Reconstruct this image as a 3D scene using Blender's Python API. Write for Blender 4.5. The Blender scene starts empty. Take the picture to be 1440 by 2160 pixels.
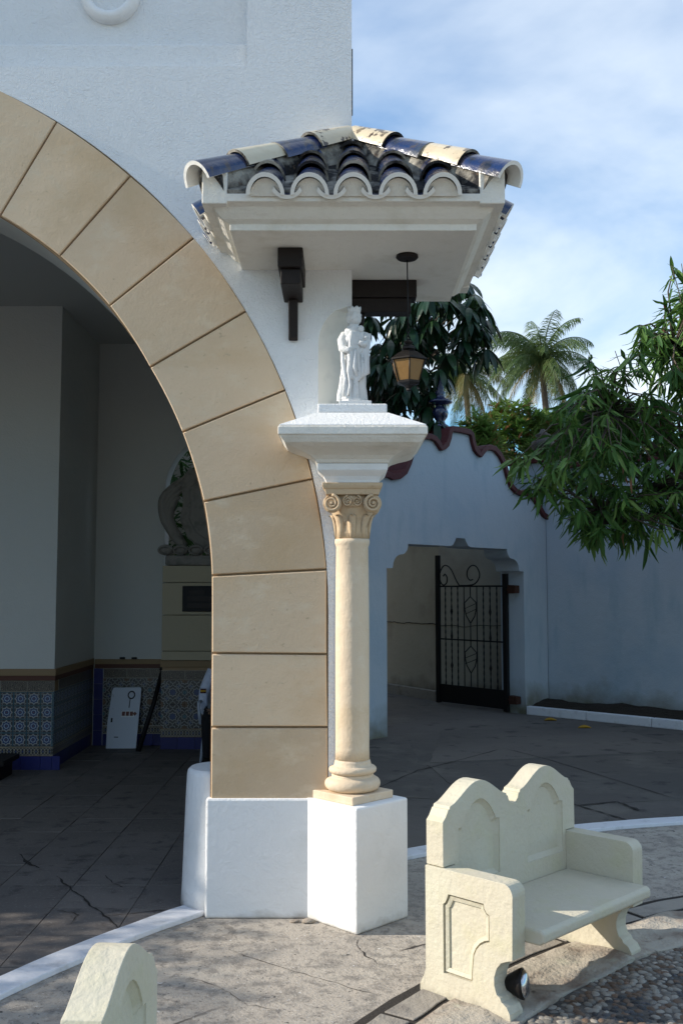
import bpy, bmesh, math, random
from mathutils import Vector, Matrix, noise
from mathutils.geometry import delaunay_2d_cdt
R = math.radians; PI = math.pi
rnd = random.Random(7)
sc = bpy.context.scene
col = sc.collection

# ------------------------------------------------------------------ camera, sky, sun, exposure
EYE = 1.85
cam_d = bpy.data.cameras.new('camera'); cam = bpy.data.objects.new('camera', cam_d); col.objects.link(cam)
cam.location = (0, 0, EYE); cam.rotation_euler = (R(90) + math.atan(165/2100), 0, 0)
cam_d.sensor_fit = 'VERTICAL'; cam_d.sensor_height = 36; cam_d.lens = 35; cam_d.clip_end = 3000
sc.camera = cam
SUN_EL, SUN_AZ = R(27), R(.5)        # light travels along +X, a hair towards +Y
world = bpy.data.worlds.new('World'); sc.world = world; world.use_nodes = True
nt = world.node_tree; N = nt.nodes; L = nt.links; N.clear()
def wn(t, **k):
    n = N.new(t)
    for a, v in k.items(): setattr(n, a, v)
    return n
sky = wn('ShaderNodeTexSky', sky_type='NISHITA', sun_disc=False, sun_elevation=SUN_EL, sun_rotation=R(-90) - SUN_AZ,
         air_density=1.0, dust_density=0.6, ozone_density=1.4)
tc = wn('ShaderNodeTexCoord'); sep = wn('ShaderNodeSeparateXYZ'); L.new(tc.outputs['Generated'], sep.inputs[0])
zz = wn('ShaderNodeMath', operation='MAXIMUM'); zz.inputs[1].default_value = 0.0; L.new(sep.outputs['Z'], zz.inputs[0])
za = wn('ShaderNodeMath', operation='ADD'); za.inputs[1].default_value = 0.22; L.new(zz.outputs[0], za.inputs[0])
dv = wn('ShaderNodeVectorMath', operation='DIVIDE'); L.new(tc.outputs['Generated'], dv.inputs[0])
cz = wn('ShaderNodeCombineXYZ')
for i in range(3): L.new(za.outputs[0], cz.inputs[i])
L.new(cz.outputs[0], dv.inputs[1])
mp = wn('ShaderNodeMapping'); mp.inputs['Location'].default_value = (10.5335, 26.804, 0); mp.inputs['Rotation'].default_value = (0, 0, R(-39.93)); mp.inputs['Scale'].default_value = (1.0, 1.25, 0.3)
L.new(dv.outputs[0], mp.inputs[0])
n1 = wn('ShaderNodeTexNoise'); n1.inputs['Scale'].default_value = 1.15; n1.inputs['Detail'].default_value = 7; n1.inputs['Roughness'].default_value = 0.52; n1.inputs['Distortion'].default_value = 0.3
L.new(mp.outputs[0], n1.inputs['Vector'])
cr = wn('ShaderNodeValToRGB'); cr.color_ramp.elements[0].position = 0.38; cr.color_ramp.elements[1].position = 0.70
L.new(n1.outputs['Fac'], cr.inputs[0])
cm = wn('ShaderNodeMath', operation='MULTIPLY_ADD'); cm.inputs[1].default_value = 0.80; cm.inputs[2].default_value = 0.14; L.new(cr.outputs[0], cm.inputs[0])
hs_ = wn('ShaderNodeHueSaturation'); hs_.inputs['Saturation'].default_value = 2.0; hs_.inputs['Value'].default_value = 1.75; L.new(sky.outputs[0], hs_.inputs['Color'])
mx = wn('ShaderNodeMix', data_type='RGBA'); L.new(cm.outputs[0], mx.inputs['Factor']); L.new(hs_.outputs[0], mx.inputs['A']); mx.inputs['B'].default_value = (9.4, 10.2, 10.9, 1)
bg = wn('ShaderNodeBackground'); bg.inputs['Strength'].default_value = 0.086; L.new(mx.outputs['Result'], bg.inputs[0])
out = wn('ShaderNodeOutputWorld'); L.new(bg.outputs[0], out.inputs[0])
sd = bpy.data.lights.new('sun', 'SUN'); sd.energy = 4.6; sd.angle = R(0.6); sd.color = (1, 0.93, 0.82)
sun = bpy.data.objects.new('sun', sd); col.objects.link(sun)
sun.rotation_euler = Vector((math.cos(SUN_EL)*math.cos(SUN_AZ), math.cos(SUN_EL)*math.sin(SUN_AZ), -math.sin(SUN_EL))).to_track_quat('-Z', 'Y').to_euler()
vs = sc.view_settings; vs.view_transform = 'Standard'; vs.look = 'None'; vs.exposure = 0.45; vs.gamma = 1; vs.use_curve_mapping = False
sc.cycles.max_bounces = 8; sc.cycles.diffuse_bounces = 5

# ------------------------------------------------------------------ helpers
F_ = 2100.0; P_ = math.atan(165/2100); CP, SP = math.cos(P_), math.sin(P_)
def ray(x, y):
    a = (x-720)/F_; b = (1080-y)/F_
    return Vector((a, CP-b*SP, SP+b*CP))
def at_y(x, y, Y): d = ray(x, y); return d*(Y/d.y) + Vector((0, 0, EYE))
def at_z(x, y, Z=0): d = ray(x, y); return d*((Z-EYE)/d.z) + Vector((0, 0, EYE))
def depth_px(P):
    Zr = P[2]-EYE; dep = P[1]*CP + Zr*SP
    if dep < .1: return (-9999, -9999)
    return 720 + F_*P[0]/dep, 1080 - F_*(-P[1]*SP+Zr*CP)/dep

class MB:
    def __init__(s): s.v = []; s.f = []; s.m = []; s.sm = []
    def add(s, vs, fs, m=0, smooth=False):
        b = len(s.v); s.v += [tuple(q) for q in vs]
        for f in fs: s.f.append([i+b for i in f]); s.m.append(m); s.sm.append(smooth)
        return s
    def box(s, x0, x1, y0, y1, z0, z1, m=0, tr=None):
        vs = [Vector((x, y, z)) for z in (z0, z1) for y in (y0, y1) for x in (x0, x1)]
        if tr: vs = [tr(q) for q in vs]
        return s.add(vs, [(0, 2, 3, 1), (4, 5, 7, 6), (0, 1, 5, 4), (2, 6, 7, 3), (0, 4, 6, 2), (1, 3, 7, 5)], m)
    def prism(s, poly, mapf, d0, d1, m=0, m_side=None):
        n = len(poly)
        if n > 12:          # concave outlines get a clean triangulation
            q, _e, fs, *_r = delaunay_2d_cdt([Vector(p[:2]) for p in poly], [], [list(range(n))], 1, 1e-7)
            if len(q) == n:
                a = [mapf(p[0], p[1], d0) for p in q]; b = [mapf(p[0], p[1], d1) for p in q]; base = len(s.v)
                s.add(a+b, [list(f) for f in fs], m)
                for f in fs: s.f.append([base+n+i for i in reversed(f)]); s.m.append(m); s.sm.append(False)
                for i in range(n):
                    j = (i+1) % n; s.f.append([base+i, base+n+i, base+n+j, base+j]); s.m.append(m if m_side is None else m_side); s.sm.append(False)
                return s
        a = [mapf(p[0], p[1], d0) for p in poly]; b = [mapf(p[0], p[1], d1) for p in poly]
        s.add(a+b, [list(range(n))], m); base = len(s.v)-2*n
        s.f.append([base+2*n-1-i for i in range(n)]); s.m.append(m); s.sm.append(False)
        for i in range(n):
            j = (i+1) % n; s.f.append([base+i, base+n+i, base+n+j, base+j]); s.m.append(m if m_side is None else m_side); s.sm.append(False)
        return s
    def loft(s, rings, cap=True, m=0, smooth=True, closed=True):
        n = len(rings[0]); vs = [p for r in rings for p in r]; fs = []
        for k in range(len(rings)-1):
            for i in range(n if closed else n-1):
                j = (i+1) % n; fs.append((k*n+i, k*n+j, (k+1)*n+j, (k+1)*n+i))
        s.add(vs, fs, m, smooth)
        if cap:
            b = len(s.v)-len(vs)
            s.f.append([b+n-1-i for i in range(n)]); s.m.append(m); s.sm.append(False)
            e = b+(len(rings)-1)*n; s.f.append([e+i for i in range(n)]); s.m.append(m); s.sm.append(False)
        return s
    def lathe(s, prof, c=(0, 0, 0), n=24, m=0, fn=None, rot=0, smooth=True):
        rings = []
        for r, z in prof:
            ring = []
            for i in range(n):
                a = 2*PI*i/n + rot; q = r*(fn(a, z) if fn else 1)
                ring.append((c[0]+q*math.cos(a), c[1]+q*math.sin(a), c[2]+z))
            rings.append(ring)
        return s.loft(rings, True, m, smooth)
    def tube(s, path, r, n=8, m=0, smooth=True):
        path = [Vector(p) for p in path]; rings = []; up = None
        for i, p in enumerate(path):
            t = (path[min(i+1, len(path)-1)] - path[max(i-1, 0)]).normalized()
            if up is None: up = t.orthogonal().normalized()
            up = (up - t*up.dot(t));
            up = up.normalized() if up.length > 1e-6 else t.orthogonal().normalized()
            w = t.cross(up); rr = r[i] if isinstance(r, (list, tuple)) else r
            rings.append([p + (up*math.cos(2*PI*k/n) + w*math.sin(2*PI*k/n))*rr for k in range(n)])
        return s.loft(rings, True, m, smooth)
    def ball(s, c, r, nu=12, nv=8, m=0, fn=None):
        rings = []
        rx = r if isinstance(r, (tuple, list)) else (r, r, r)
        for k in range(nv+1):
            ph = -PI/2 + PI*k/nv; ring = []
            for i in range(nu):
                a = 2*PI*i/nu; d = Vector((math.cos(ph)*math.cos(a), math.cos(ph)*math.sin(a), math.sin(ph)))
                q = fn(d) if fn else 1
                ring.append((c[0]+rx[0]*d.x*q, c[1]+rx[1]*d.y*q, c[2]+rx[2]*d.z*q))
            rings.append(ring)
        return s.loft(rings, False, m, True)
    def mesh(s, name, mats, off=(0, 0, 0)):
        me = bpy.data.meshes.new(name)
        me.from_pydata([(p[0]-off[0], p[1]-off[1], p[2]-off[2]) for p in s.v], [], s.f)
        for mt in (mats if isinstance(mats, (list, tuple)) else [mats]): me.materials.append(mt)
        me.polygons.foreach_set('material_index', s.m); me.polygons.foreach_set('use_smooth', s.sm)
        me.update(); return me
    def build(s, name, mats, parent=None, bevel=0, seg=2, kind=None, fix=True):
        off = parent['_o'] if parent is not None and '_o' in parent else (0, 0, 0)
        me = s.mesh(name, mats, off)
        if fix:
            bm = bmesh.new(); bm.from_mesh(me); bmesh.ops.remove_doubles(bm, verts=bm.verts, dist=1e-6); bmesh.ops.recalc_face_normals(bm, faces=bm.faces); bm.to_mesh(me); bm.free()
        return link(name, me, parent, bevel, seg, kind)
def link(name, me, parent=None, bevel=0, seg=2, kind=None, mat4=None):
    o = bpy.data.objects.new(name, me); col.objects.link(o)
    if parent is not None:
        o.parent = parent
        if '_o' in parent: o['_o'] = tuple(parent['_o'])
    if bevel:
        md = o.modifiers.new('bevel', 'BEVEL'); md.width = bevel; md.segments = seg; md.limit_method = 'ANGLE'; md.angle_limit = R(40); md.use_clamp_overlap = True
        md.harden_normals = False
    if kind: o['kind'] = kind
    if mat4 is not None: o.matrix_basis = mat4
    return o
def thing(name, label, cat, loc=(0, 0, 0), group=None, world_coords=True):
    o = bpy.data.objects.new(name, None); col.objects.link(o); o.empty_display_size = .1
    o.location = loc; o['label'] = label; o['category'] = cat
    if world_coords: o['_o'] = tuple(float(q) for q in loc)
    if group: o['group'] = group
    return o
def tag(o, label, cat, group=None):
    o['label'] = label; o['category'] = cat
    if group: o['group'] = group
    return o
def inst(name, me, parent, M):          # shared mesh, world matrix M, parent at its own offset
    off = Vector(parent['_o']) if '_o' in parent else Vector((0, 0, 0))
    return link(name, me, parent, mat4=Matrix.Translation(-off) @ M)

# ------------------------------------------------------------------ materials
def mat(name, base, rough=.8, bump=None, var=None, var2=None, spec=.3, metal=0, coat=0, rand=0, alpha=None, trans=0, subs=0):
    """bump: list of (scale, distance, detail, stretch); var: (scale, colour, lo, hi) blotches of another colour"""
    m = bpy.data.materials.new(name); m.use_nodes = True; t = m.node_tree; n = t.nodes; l = t.links
    b = n['Principled BSDF']; b.inputs['Roughness'].default_value = rough; b.inputs['Specular IOR Level'].default_value = spec; b.inputs['Metallic'].default_value = metal
    b.inputs['Coat Weight'].default_value = coat; b.inputs['Transmission Weight'].default_value = trans
    tcn = n.new('ShaderNodeTexCoord'); oi = n.new('ShaderNodeObjectInfo')
    sc_ = n.new('ShaderNodeVectorMath'); sc_.operation = 'SCALE'; sc_.inputs[0].default_value = (37, 91, 53); l.new(oi.outputs['Random'], sc_.inputs['Scale'])
    ad = n.new('ShaderNodeVectorMath'); ad.operation = 'ADD'; l.new(tcn.outputs['Object'], ad.inputs[0]); l.new(sc_.outputs[0], ad.inputs[1]); vec = ad.outputs[0]
    m['vec'] = 1
    rgb = n.new('ShaderNodeRGB'); rgb.outputs[0].default_value = (*base, 1); cur = rgb.outputs[0]
    if rand:
        h = n.new('ShaderNodeHueSaturation'); mr = n.new('ShaderNodeMapRange'); mr.inputs[3].default_value = 1-rand; mr.inputs[4].default_value = 1+rand
        l.new(oi.outputs['Random'], mr.inputs[0]); l.new(mr.outputs[0], h.inputs['Value']); l.new(cur, h.inputs['Color']); cur = h.outputs[0]
    for vr in (var, var2):
        if not vr: continue
        for (s, c2, lo, hi, *st) in (vr if isinstance(vr, list) else [vr]):
            nz = n.new('ShaderNodeTexNoise'); nz.inputs['Scale'].default_value = s; nz.inputs['Detail'].default_value = 6; nz.inputs['Roughness'].default_value = .6
            if st:
                mpn = n.new('ShaderNodeMapping'); mpn.inputs['Scale'].default_value = st[0]; l.new(vec, mpn.inputs[0]); l.new(mpn.outputs[0], nz.inputs['Vector'])
            else: l.new(vec, nz.inputs['Vector'])
            rp = n.new('ShaderNodeMapRange'); rp.inputs[1].default_value = lo; rp.inputs[2].default_value = hi; l.new(nz.outputs['Fac'], rp.inputs[0])
            mxn = n.new('ShaderNodeMix'); mxn.data_type = 'RGBA'; l.new(rp.outputs[0], mxn.inputs['Factor']); l.new(cur, mxn.inputs['A']); mxn.inputs['B'].default_value = (*c2, 1); cur = mxn.outputs['Result']
    l.new(cur, b.inputs['Base Color'])
    prev = None
    for bp in (bump or []):
        s, d, det = bp[:3]
        nz = n.new('ShaderNodeTexNoise'); nz.inputs['Scale'].default_value = s; nz.inputs['Detail'].default_value = det; nz.inputs['Roughness'].default_value = .55; l.new(vec, nz.inputs['Vector'])
        if len(bp) > 3: nz.inputs['Distortion'].default_value = bp[3]
        bn = n.new('ShaderNodeBump'); bn.inputs['Distance'].default_value = d; bn.inputs['Strength'].default_value = 1; l.new(nz.outputs['Fac'], bn.inputs['Height'])
        if prev: l.new(prev, bn.inputs['Normal'])
        prev = bn.outputs[0]
    if prev: l.new(prev, b.inputs['Normal'])
    if subs:   # leaf translucency
        tr = n.new('ShaderNodeBsdfTranslucent'); l.new(cur, tr.inputs[0]); ms = n.new('ShaderNodeMixShader'); ms.inputs[0].default_value = subs
        l.new(b.outputs[0], ms.inputs[1]); l.new(tr.outputs[0], ms.inputs[2]); l.new(ms.outputs[0], n['Material Output'].inputs[0])
    return m
M = {}
M['stucco'] = mat('white_stucco', (.78, .79, .79), .85, [(9, .005, 3), (44, .0085, 3, 1.6)], var=(1.2, (.72, .73, .73), .45, .75))
M['plaster'] = mat('white_painted_plaster', (.80, .80, .79), .7, [(16, .005, 5, .8), (90, .0012, 2)], var=[(3, (.70, .70, .68), .55, .8), (19, (.45, .45, .44), .735, .78)])
M['canopy'] = mat('white_limewash', (.74, .71, .64), .85, [(22, .008, 4), (120, .003, 2)], var=[(5, (.60, .56, .47), .52, .8), (60, (.35, .31, .25), .70, .78)])
M['smooth_plaster'] = mat('smooth_grey_plaster', (.62, .61, .56), .85, [(12, .004, 4)], var=[(9, (.50, .50, .47), .5, .7), (2.5, (.68, .66, .6), .4, .7)])
M['ashlar'] = mat('beige_cast_stone', (.64, .485, .325), .88, [(5, .006, 5), (22, .003, 4), (75, .0022, 3)], var=[(1.6, (.60, .43, .26), .52, .78, (.7, 1, 2.2)), (5, (.67, .54, .38), .52, .72, (1, 1, 1.6)), (26, (.50, .38, .25), .64, .72), (.9, (.54, .38, .22), .50, .70)], rand=.13)
M['joint'] = mat('joint_mortar', (.36, .25, .15), .9, [(60, .003, 3)])
M['column'] = mat('tan_column_paint', (.66, .53, .38), .75, [(12, .006, 4), (80, .002, 2)], var=[(4, (.58, .44, .28), .52, .78), (14, (.70, .60, .46), .55, .8)])
M['capital'] = mat('weathered_capital', (.56, .42, .27), .8, [(30, .004, 4)], var=[(16, (.30, .19, .10), .55, .75)])
M['bench'] = mat('cream_bench_paint', (.56, .51, .395), .6, [(10, .006, 3), (45, .004, 5)], var=[(5, (.54, .50, .34), .5, .75), (1.5, (.62, .60, .47), .5, .8), (30, (.40, .37, .26), .71, .77)])
M['wood'] = mat('dark_stained_wood', (.011, .007, .006), .6, [(40, .003, 4)], spec=.3)
M['blue_glaze'] = mat('blue_glazed_tile', (.007, .018, .075), .2, [(18, .005, 4)], var=[(4, (.014, .036, .10), .45, .7), (12, (.075, .055, .042), .53, .64), (7, (.012, .011, .012), .55, .64), (3.5, (.05, .07, .11), .55, .7)], spec=.6, coat=.5, rand=.15)
M['cream_glaze'] = mat('cream_glazed_tile', (.62, .52, .36), .3, [(18, .004, 3)], var=[(11, (.07, .045, .025), .55, .58), (4, (.50, .40, .26), .5, .7)], spec=.5, coat=.3)
M['cream_plain'] = mat('cream_glazed_tile_whole', (.64, .56, .40), .3, [(18, .004, 3)], var=[(5, (.56, .47, .32), .5, .8)], spec=.5, coat=.3)
M['mortar'] = mat('stained_roof_mortar', (.40, .37, .31), .9, [(25, .02, 5)], var=[(5, (.022, .021, .022), .40, .56), (20, (.16, .10, .06), .6, .75)])
M['tile_white'] = mat('white_tile_ends', (.78, .77, .73), .8, [(40, .003, 3)])
M['statue'] = mat('white_painted_statue', (.72, .725, .72), .8, [(35, .006, 4), (110, .004, 3)], var=[(26, (.42, .41, .38), .60, .74)])
M['iron'] = mat('black_iron', (.010, .010, .011), .55, [(90, .0015, 3)], spec=.3, metal=.2)
M['rust'] = mat('rusty_iron', (.05, .02, .012), .85, [(60, .003, 4)])
M['maroon'] = mat('maroon_coping_paint', (.085, .018, .018), .6, [(20, .006, 3)], var=(6, (.05, .012, .014), .5, .7))
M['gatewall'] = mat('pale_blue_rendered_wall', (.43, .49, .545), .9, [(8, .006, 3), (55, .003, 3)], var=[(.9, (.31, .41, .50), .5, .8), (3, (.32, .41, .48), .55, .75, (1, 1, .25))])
M['inner'] = mat('beige_back_wall', (.42, .38, .30), .9, [(9, .008, 4)], var=[(1.2, (.30, .26, .20), .5, .75), (.8, (.48, .44, .36), .5, .8)])
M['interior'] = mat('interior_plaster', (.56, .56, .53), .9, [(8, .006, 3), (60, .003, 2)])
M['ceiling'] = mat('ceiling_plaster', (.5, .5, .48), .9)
M['trim'] = mat('tan_wainscot_trim', (.28, .19, .10), .6, [(30, .003, 3)])
M['redline'] = mat('brown_red_trim_line', (.10, .035, .02), .5)
M['blue_tile'] = mat('plain_blue_tile', (.018, .022, .13), .35, [(20, .002, 2)], rand=.12, coat=.2)
M['yellow_stone'] = mat('pale_yellow_stone', (.46, .40, .28), .8, [(14, .005, 3)], rand=.06)
M['carving'] = mat('grey_carved_stone', (.27, .25, .22), .9, [(25, .01, 4)], var=(8, (.16, .15, .13), .5, .7))
M['amber'] = mat('amber_lantern_glass', (.21, .115, .035), .35, [(30, .002, 2)], spec=.5)
M['lantern_metal'] = mat('dark_lantern_metal', (.02, .017, .016), .45, [(60, .001, 2)], metal=.5)
M['navy'] = mat('navy_glazed_ceramic', (.012, .018, .06), .25, spec=.6, coat=.4)
M['urn'] = mat('grey_brown_urn', (.10, .085, .075), .8, [(30, .006, 3)])
M['white_board'] = mat('old_white_painted_board', (.62, .65, .72), .5, [(30, .002, 3)], var=(9, (.4, .4, .42), .66, .7))
M['sticker'] = mat('brown_sticker', (.18, .07, .05), .6)
M['sticker_w'] = mat('white_sticker', (.8, .8, .8), .6)
M['plastic'] = mat('pale_plastic', (.45, .5, .58), .4)
M['shirt'] = mat('white_shirt', (.62, .67, .8), .85, [(25, .008, 3)])
M['trousers'] = mat('black_trousers', (.012, .012, .014), .85)
M['skin'] = mat('skin', (.32, .18, .11), .6)
M['hair'] = mat('dark_hair', (.015, .012, .01), .7)
M['patch_y'] = mat('yellow_patch', (.6, .35, .03), .7)
M['patch_k'] = mat('dark_patch', (.06, .01, .01), .7)
M['chrome'] = mat('metal_reflector', (.55, .56, .58), .22, metal=1)
M['soil'] = mat('dark_soil', (.035, .026, .018), .95, [(20, .03, 5), (90, .01, 3)])
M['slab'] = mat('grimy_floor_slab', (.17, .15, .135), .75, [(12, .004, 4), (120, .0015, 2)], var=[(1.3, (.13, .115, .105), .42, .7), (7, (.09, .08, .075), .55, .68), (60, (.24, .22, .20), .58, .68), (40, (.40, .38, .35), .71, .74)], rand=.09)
M['dirt'] = mat('joint_dirt', (.035, .03, .026), .95, [(60, .006, 3)])
M['mosaic_bed'] = mat('grey_mosaic_mortar', (.14, .125, .11), .95, [(40, .01, 4)], var=(5, (.06, .055, .05), .45, .65))
M['kerb'] = mat('old_concrete_kerb', (.31, .28, .24), .9, [(14, .012, 5), (90, .004, 3)], var=[(4, (.20, .18, .16), .5, .7)], rand=.06)
M['apron'] = mat('rough_concrete_footing', (.40, .36, .30), .9, [(9, .03, 5), (70, .006, 3)], var=[(4, (.25, .20, .16), .46, .63), (7, (.44, .42, .33), .58, .72), (16, (.14, .12, .10), .62, .72)])
M['white_line'] = mat('white_kerb_paint', (.70, .71, .74), .75, [(20, .006, 4)], var=[(8, (.52, .52, .53), .55, .75), (40, (.30, .29, .28), .70, .76)])
M['peb_l'] = mat('pale_pebble', (.27, .245, .21), .6, [(40, .002, 2)], rand=.35)
M['peb_t'] = mat('tan_pebble', (.15, .10, .07), .6, [(40, .002, 2)], rand=.35)
M['peb_d'] = mat('dark_pebble', (.055, .055, .06), .5, [(40, .002, 2)], rand=.5)
M['bark'] = mat('bark', (.10, .08, .06), .9, [(30, .02, 4)])
M['palm_bark'] = mat('palm_bark', (.09, .075, .06), .9, [(12, .05, 4)])
def leafmat(name, c, c2, rough=.4, subs=.25, rand=.3):
    return mat(name, c, rough, None, var=(1.7, c2, .4, .65), spec=.3, rand=rand, subs=subs)
M['leaf_m'] = leafmat('long_green_leaf', (.036, .10, .02), (.075, .16, .03), .5)
M['leaf_y'] = leafmat('young_light_leaf', (.10, .21, .04), (.16, .25, .06), .5)
M['leaf_r'] = leafmat('rusty_dry_leaf', (.16, .055, .028), (.2, .1, .05))
M['leaf_s'] = leafmat('dark_umbrella_leaf', (.010, .030, .014), (.020, .05, .018), .3, .1)
M['leaf_p'] = leafmat('palm_leaf', (.055, .10, .03), (.10, .14, .045), .45)
M['leaf_py'] = leafmat('yellowing_palm_leaf', (.22, .17, .06), (.15, .15, .05), .5)
M['leaf_h'] = leafmat('hedge_leaf', (.12, .24, .05), (.20, .28, .08), .4)
M['leaf_hr'] = leafmat('reddish_hedge_leaf', (.30, .15, .07), (.2, .17, .06), .4)
M['yellow_leaf'] = mat('fallen_yellow_leaf', (.45, .26, .03), .7)

def ground_mat():
    m = mat('weathered_concrete', (.40, .355, .30), .88, [(5, .012, 5), (60, .005, 3), (200, .0025, 2)],
            var=[(.55, (.32, .285, .245), .42, .66), (2.6, (.46, .415, .35), .5, .7), (5, (.19, .17, .15), .53, .70), (14, (.25, .225, .195), .50, .62), (70, (.42, .39, .35), .56, .66), (45, (.12, .11, .10), .60, .68), (28, (.10, .095, .09), .66, .72), (33, (.62, .60, .57), .735, .755)])
    t = m.node_tree; n = t.nodes; l = t.links; b = n['Principled BSDF']
    # thin wandering cracks
    tcn = n.new('ShaderNodeTexCoord'); nz = n.new('ShaderNodeTexNoise'); nz.inputs['Scale'].default_value = 2.5; nz.inputs['Detail'].default_value = 5; l.new(tcn.outputs['Object'], nz.inputs['Vector'])
    mv = n.new('ShaderNodeMix'); mv.data_type = 'VECTOR'; mv.inputs['Factor'].default_value = .18; l.new(tcn.outputs['Object'], mv.inputs['A']); l.new(nz.outputs['Color'], mv.inputs['B'])
    vo = n.new('ShaderNodeTexVoronoi'); vo.feature = 'DISTANCE_TO_EDGE'; vo.inputs['Scale'].default_value = .75; l.new(mv.outputs['Result'], vo.inputs['Vector'])
    rp = n.new('ShaderNodeMapRange'); rp.inputs[1].default_value = .002; rp.inputs[2].default_value = .007; l.new(vo.outputs['Distance'], rp.inputs[0])
    nz2 = n.new('ShaderNodeTexNoise'); nz2.inputs['Scale'].default_value = 1.1; l.new(tcn.outputs['Object'], nz2.inputs['Vector'])
    rq = n.new('ShaderNodeMapRange'); rq.inputs[1].default_value = .50; rq.inputs[2].default_value = .56; rq.inputs[3].default_value = 1; rq.inputs[4].default_value = 0; l.new(nz2.outputs['Fac'], rq.inputs[0])
    mxx = n.new('ShaderNodeMath'); mxx.operation = 'MAXIMUM'; l.new(rp.outputs[0], mxx.inputs[0]); l.new(rq.outputs[0], mxx.inputs[1])
    src = b.inputs['Base Color'].links[0].from_socket
    for (vs_, thr, keep, c_) in ((9, .09, .86, (.62, .60, .56, 1)), (21, .13, .80, (.55, .53, .5, 1)), (7, .10, .88, (.05, .05, .05, 1)), (16, .12, .86, (.07, .065, .06, 1))):
        v3 = n.new('ShaderNodeTexVoronoi'); v3.inputs['Scale'].default_value = vs_
        mv3 = n.new('ShaderNodeMix'); mv3.data_type = 'VECTOR'; mv3.inputs['Factor'].default_value = .06; l.new(tcn.outputs['Object'], mv3.inputs['A']); n3 = n.new('ShaderNodeTexNoise'); n3.inputs['Scale'].default_value = 30; l.new(tcn.outputs['Object'], n3.inputs['Vector']); l.new(n3.outputs['Color'], mv3.inputs['B']); l.new(mv3.outputs['Result'], v3.inputs['Vector'])
        lt = n.new('ShaderNodeMath'); lt.operation = 'LESS_THAN'; lt.inputs[1].default_value = thr; l.new(v3.outputs['Distance'], lt.inputs[0])
        sx = n.new('ShaderNodeSeparateColor'); l.new(v3.outputs['Color'], sx.inputs[0]); gt = n.new('ShaderNodeMath'); gt.operation = 'GREATER_THAN'; gt.inputs[1].default_value = keep; l.new(sx.outputs[0], gt.inputs[0])
        mu = n.new('ShaderNodeMath'); mu.operation = 'MULTIPLY'; l.new(lt.outputs[0], mu.inputs[0]); l.new(gt.outputs[0], mu.inputs[1])
        ms3 = n.new('ShaderNodeMix'); ms3.data_type = 'RGBA'; l.new(mu.outputs[0], ms3.inputs['Factor']); l.new(src, ms3.inputs['A']); ms3.inputs['B'].default_value = c_; src = ms3.outputs['Result']
    mc = n.new('ShaderNodeMix'); mc.data_type = 'RGBA'; l.new(mxx.outputs[0], mc.inputs['Factor']); mc.inputs['A'].default_value = (.05, .043, .038, 1); l.new(src, mc.inputs['B'])
    l.new(mc.outputs['Result'], b.inputs['Base Color'])
    return m
def splash(m, top, colr, lo, hi, scale):
    t = m.node_tree; n = t.nodes; l = t.links; b = n['Principled BSDF']; src = b.inputs['Base Color'].links[0].from_socket
    tcn = n.new('ShaderNodeTexCoord'); sp = n.new('ShaderNodeSeparateXYZ'); l.new(tcn.outputs['Object'], sp.inputs[0])
    r1 = n.new('ShaderNodeMapRange'); r1.inputs[1].default_value = 0; r1.inputs[2].default_value = top; r1.inputs[3].default_value = .42; r1.inputs[4].default_value = -.35; l.new(sp.outputs[2], r1.inputs[0])
    nz = n.new('ShaderNodeTexNoise'); nz.inputs['Scale'].default_value = scale; nz.inputs['Detail'].default_value = 7; l.new(tcn.outputs['Object'], nz.inputs['Vector'])
    ad = n.new('ShaderNodeMath'); ad.operation = 'ADD'; l.new(r1.outputs[0], ad.inputs[0]); l.new(nz.outputs['Fac'], ad.inputs[1])
    r2 = n.new('ShaderNodeMapRange'); r2.inputs[1].default_value = lo; r2.inputs[2].default_value = hi; l.new(ad.outputs[0], r2.inputs[0])
    mxn = n.new('ShaderNodeMix'); mxn.data_type = 'RGBA'; l.new(r2.outputs[0], mxn.inputs['Factor']); l.new(src, mxn.inputs['A']); mxn.inputs['B'].default_value = (*colr, 1); l.new(mxn.outputs['Result'], b.inputs['Base Color'])
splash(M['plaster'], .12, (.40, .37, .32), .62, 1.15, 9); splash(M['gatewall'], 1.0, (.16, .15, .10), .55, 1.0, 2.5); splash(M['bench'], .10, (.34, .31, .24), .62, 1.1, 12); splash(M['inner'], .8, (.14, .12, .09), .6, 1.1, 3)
M['ground'] = ground_mat()

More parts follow.
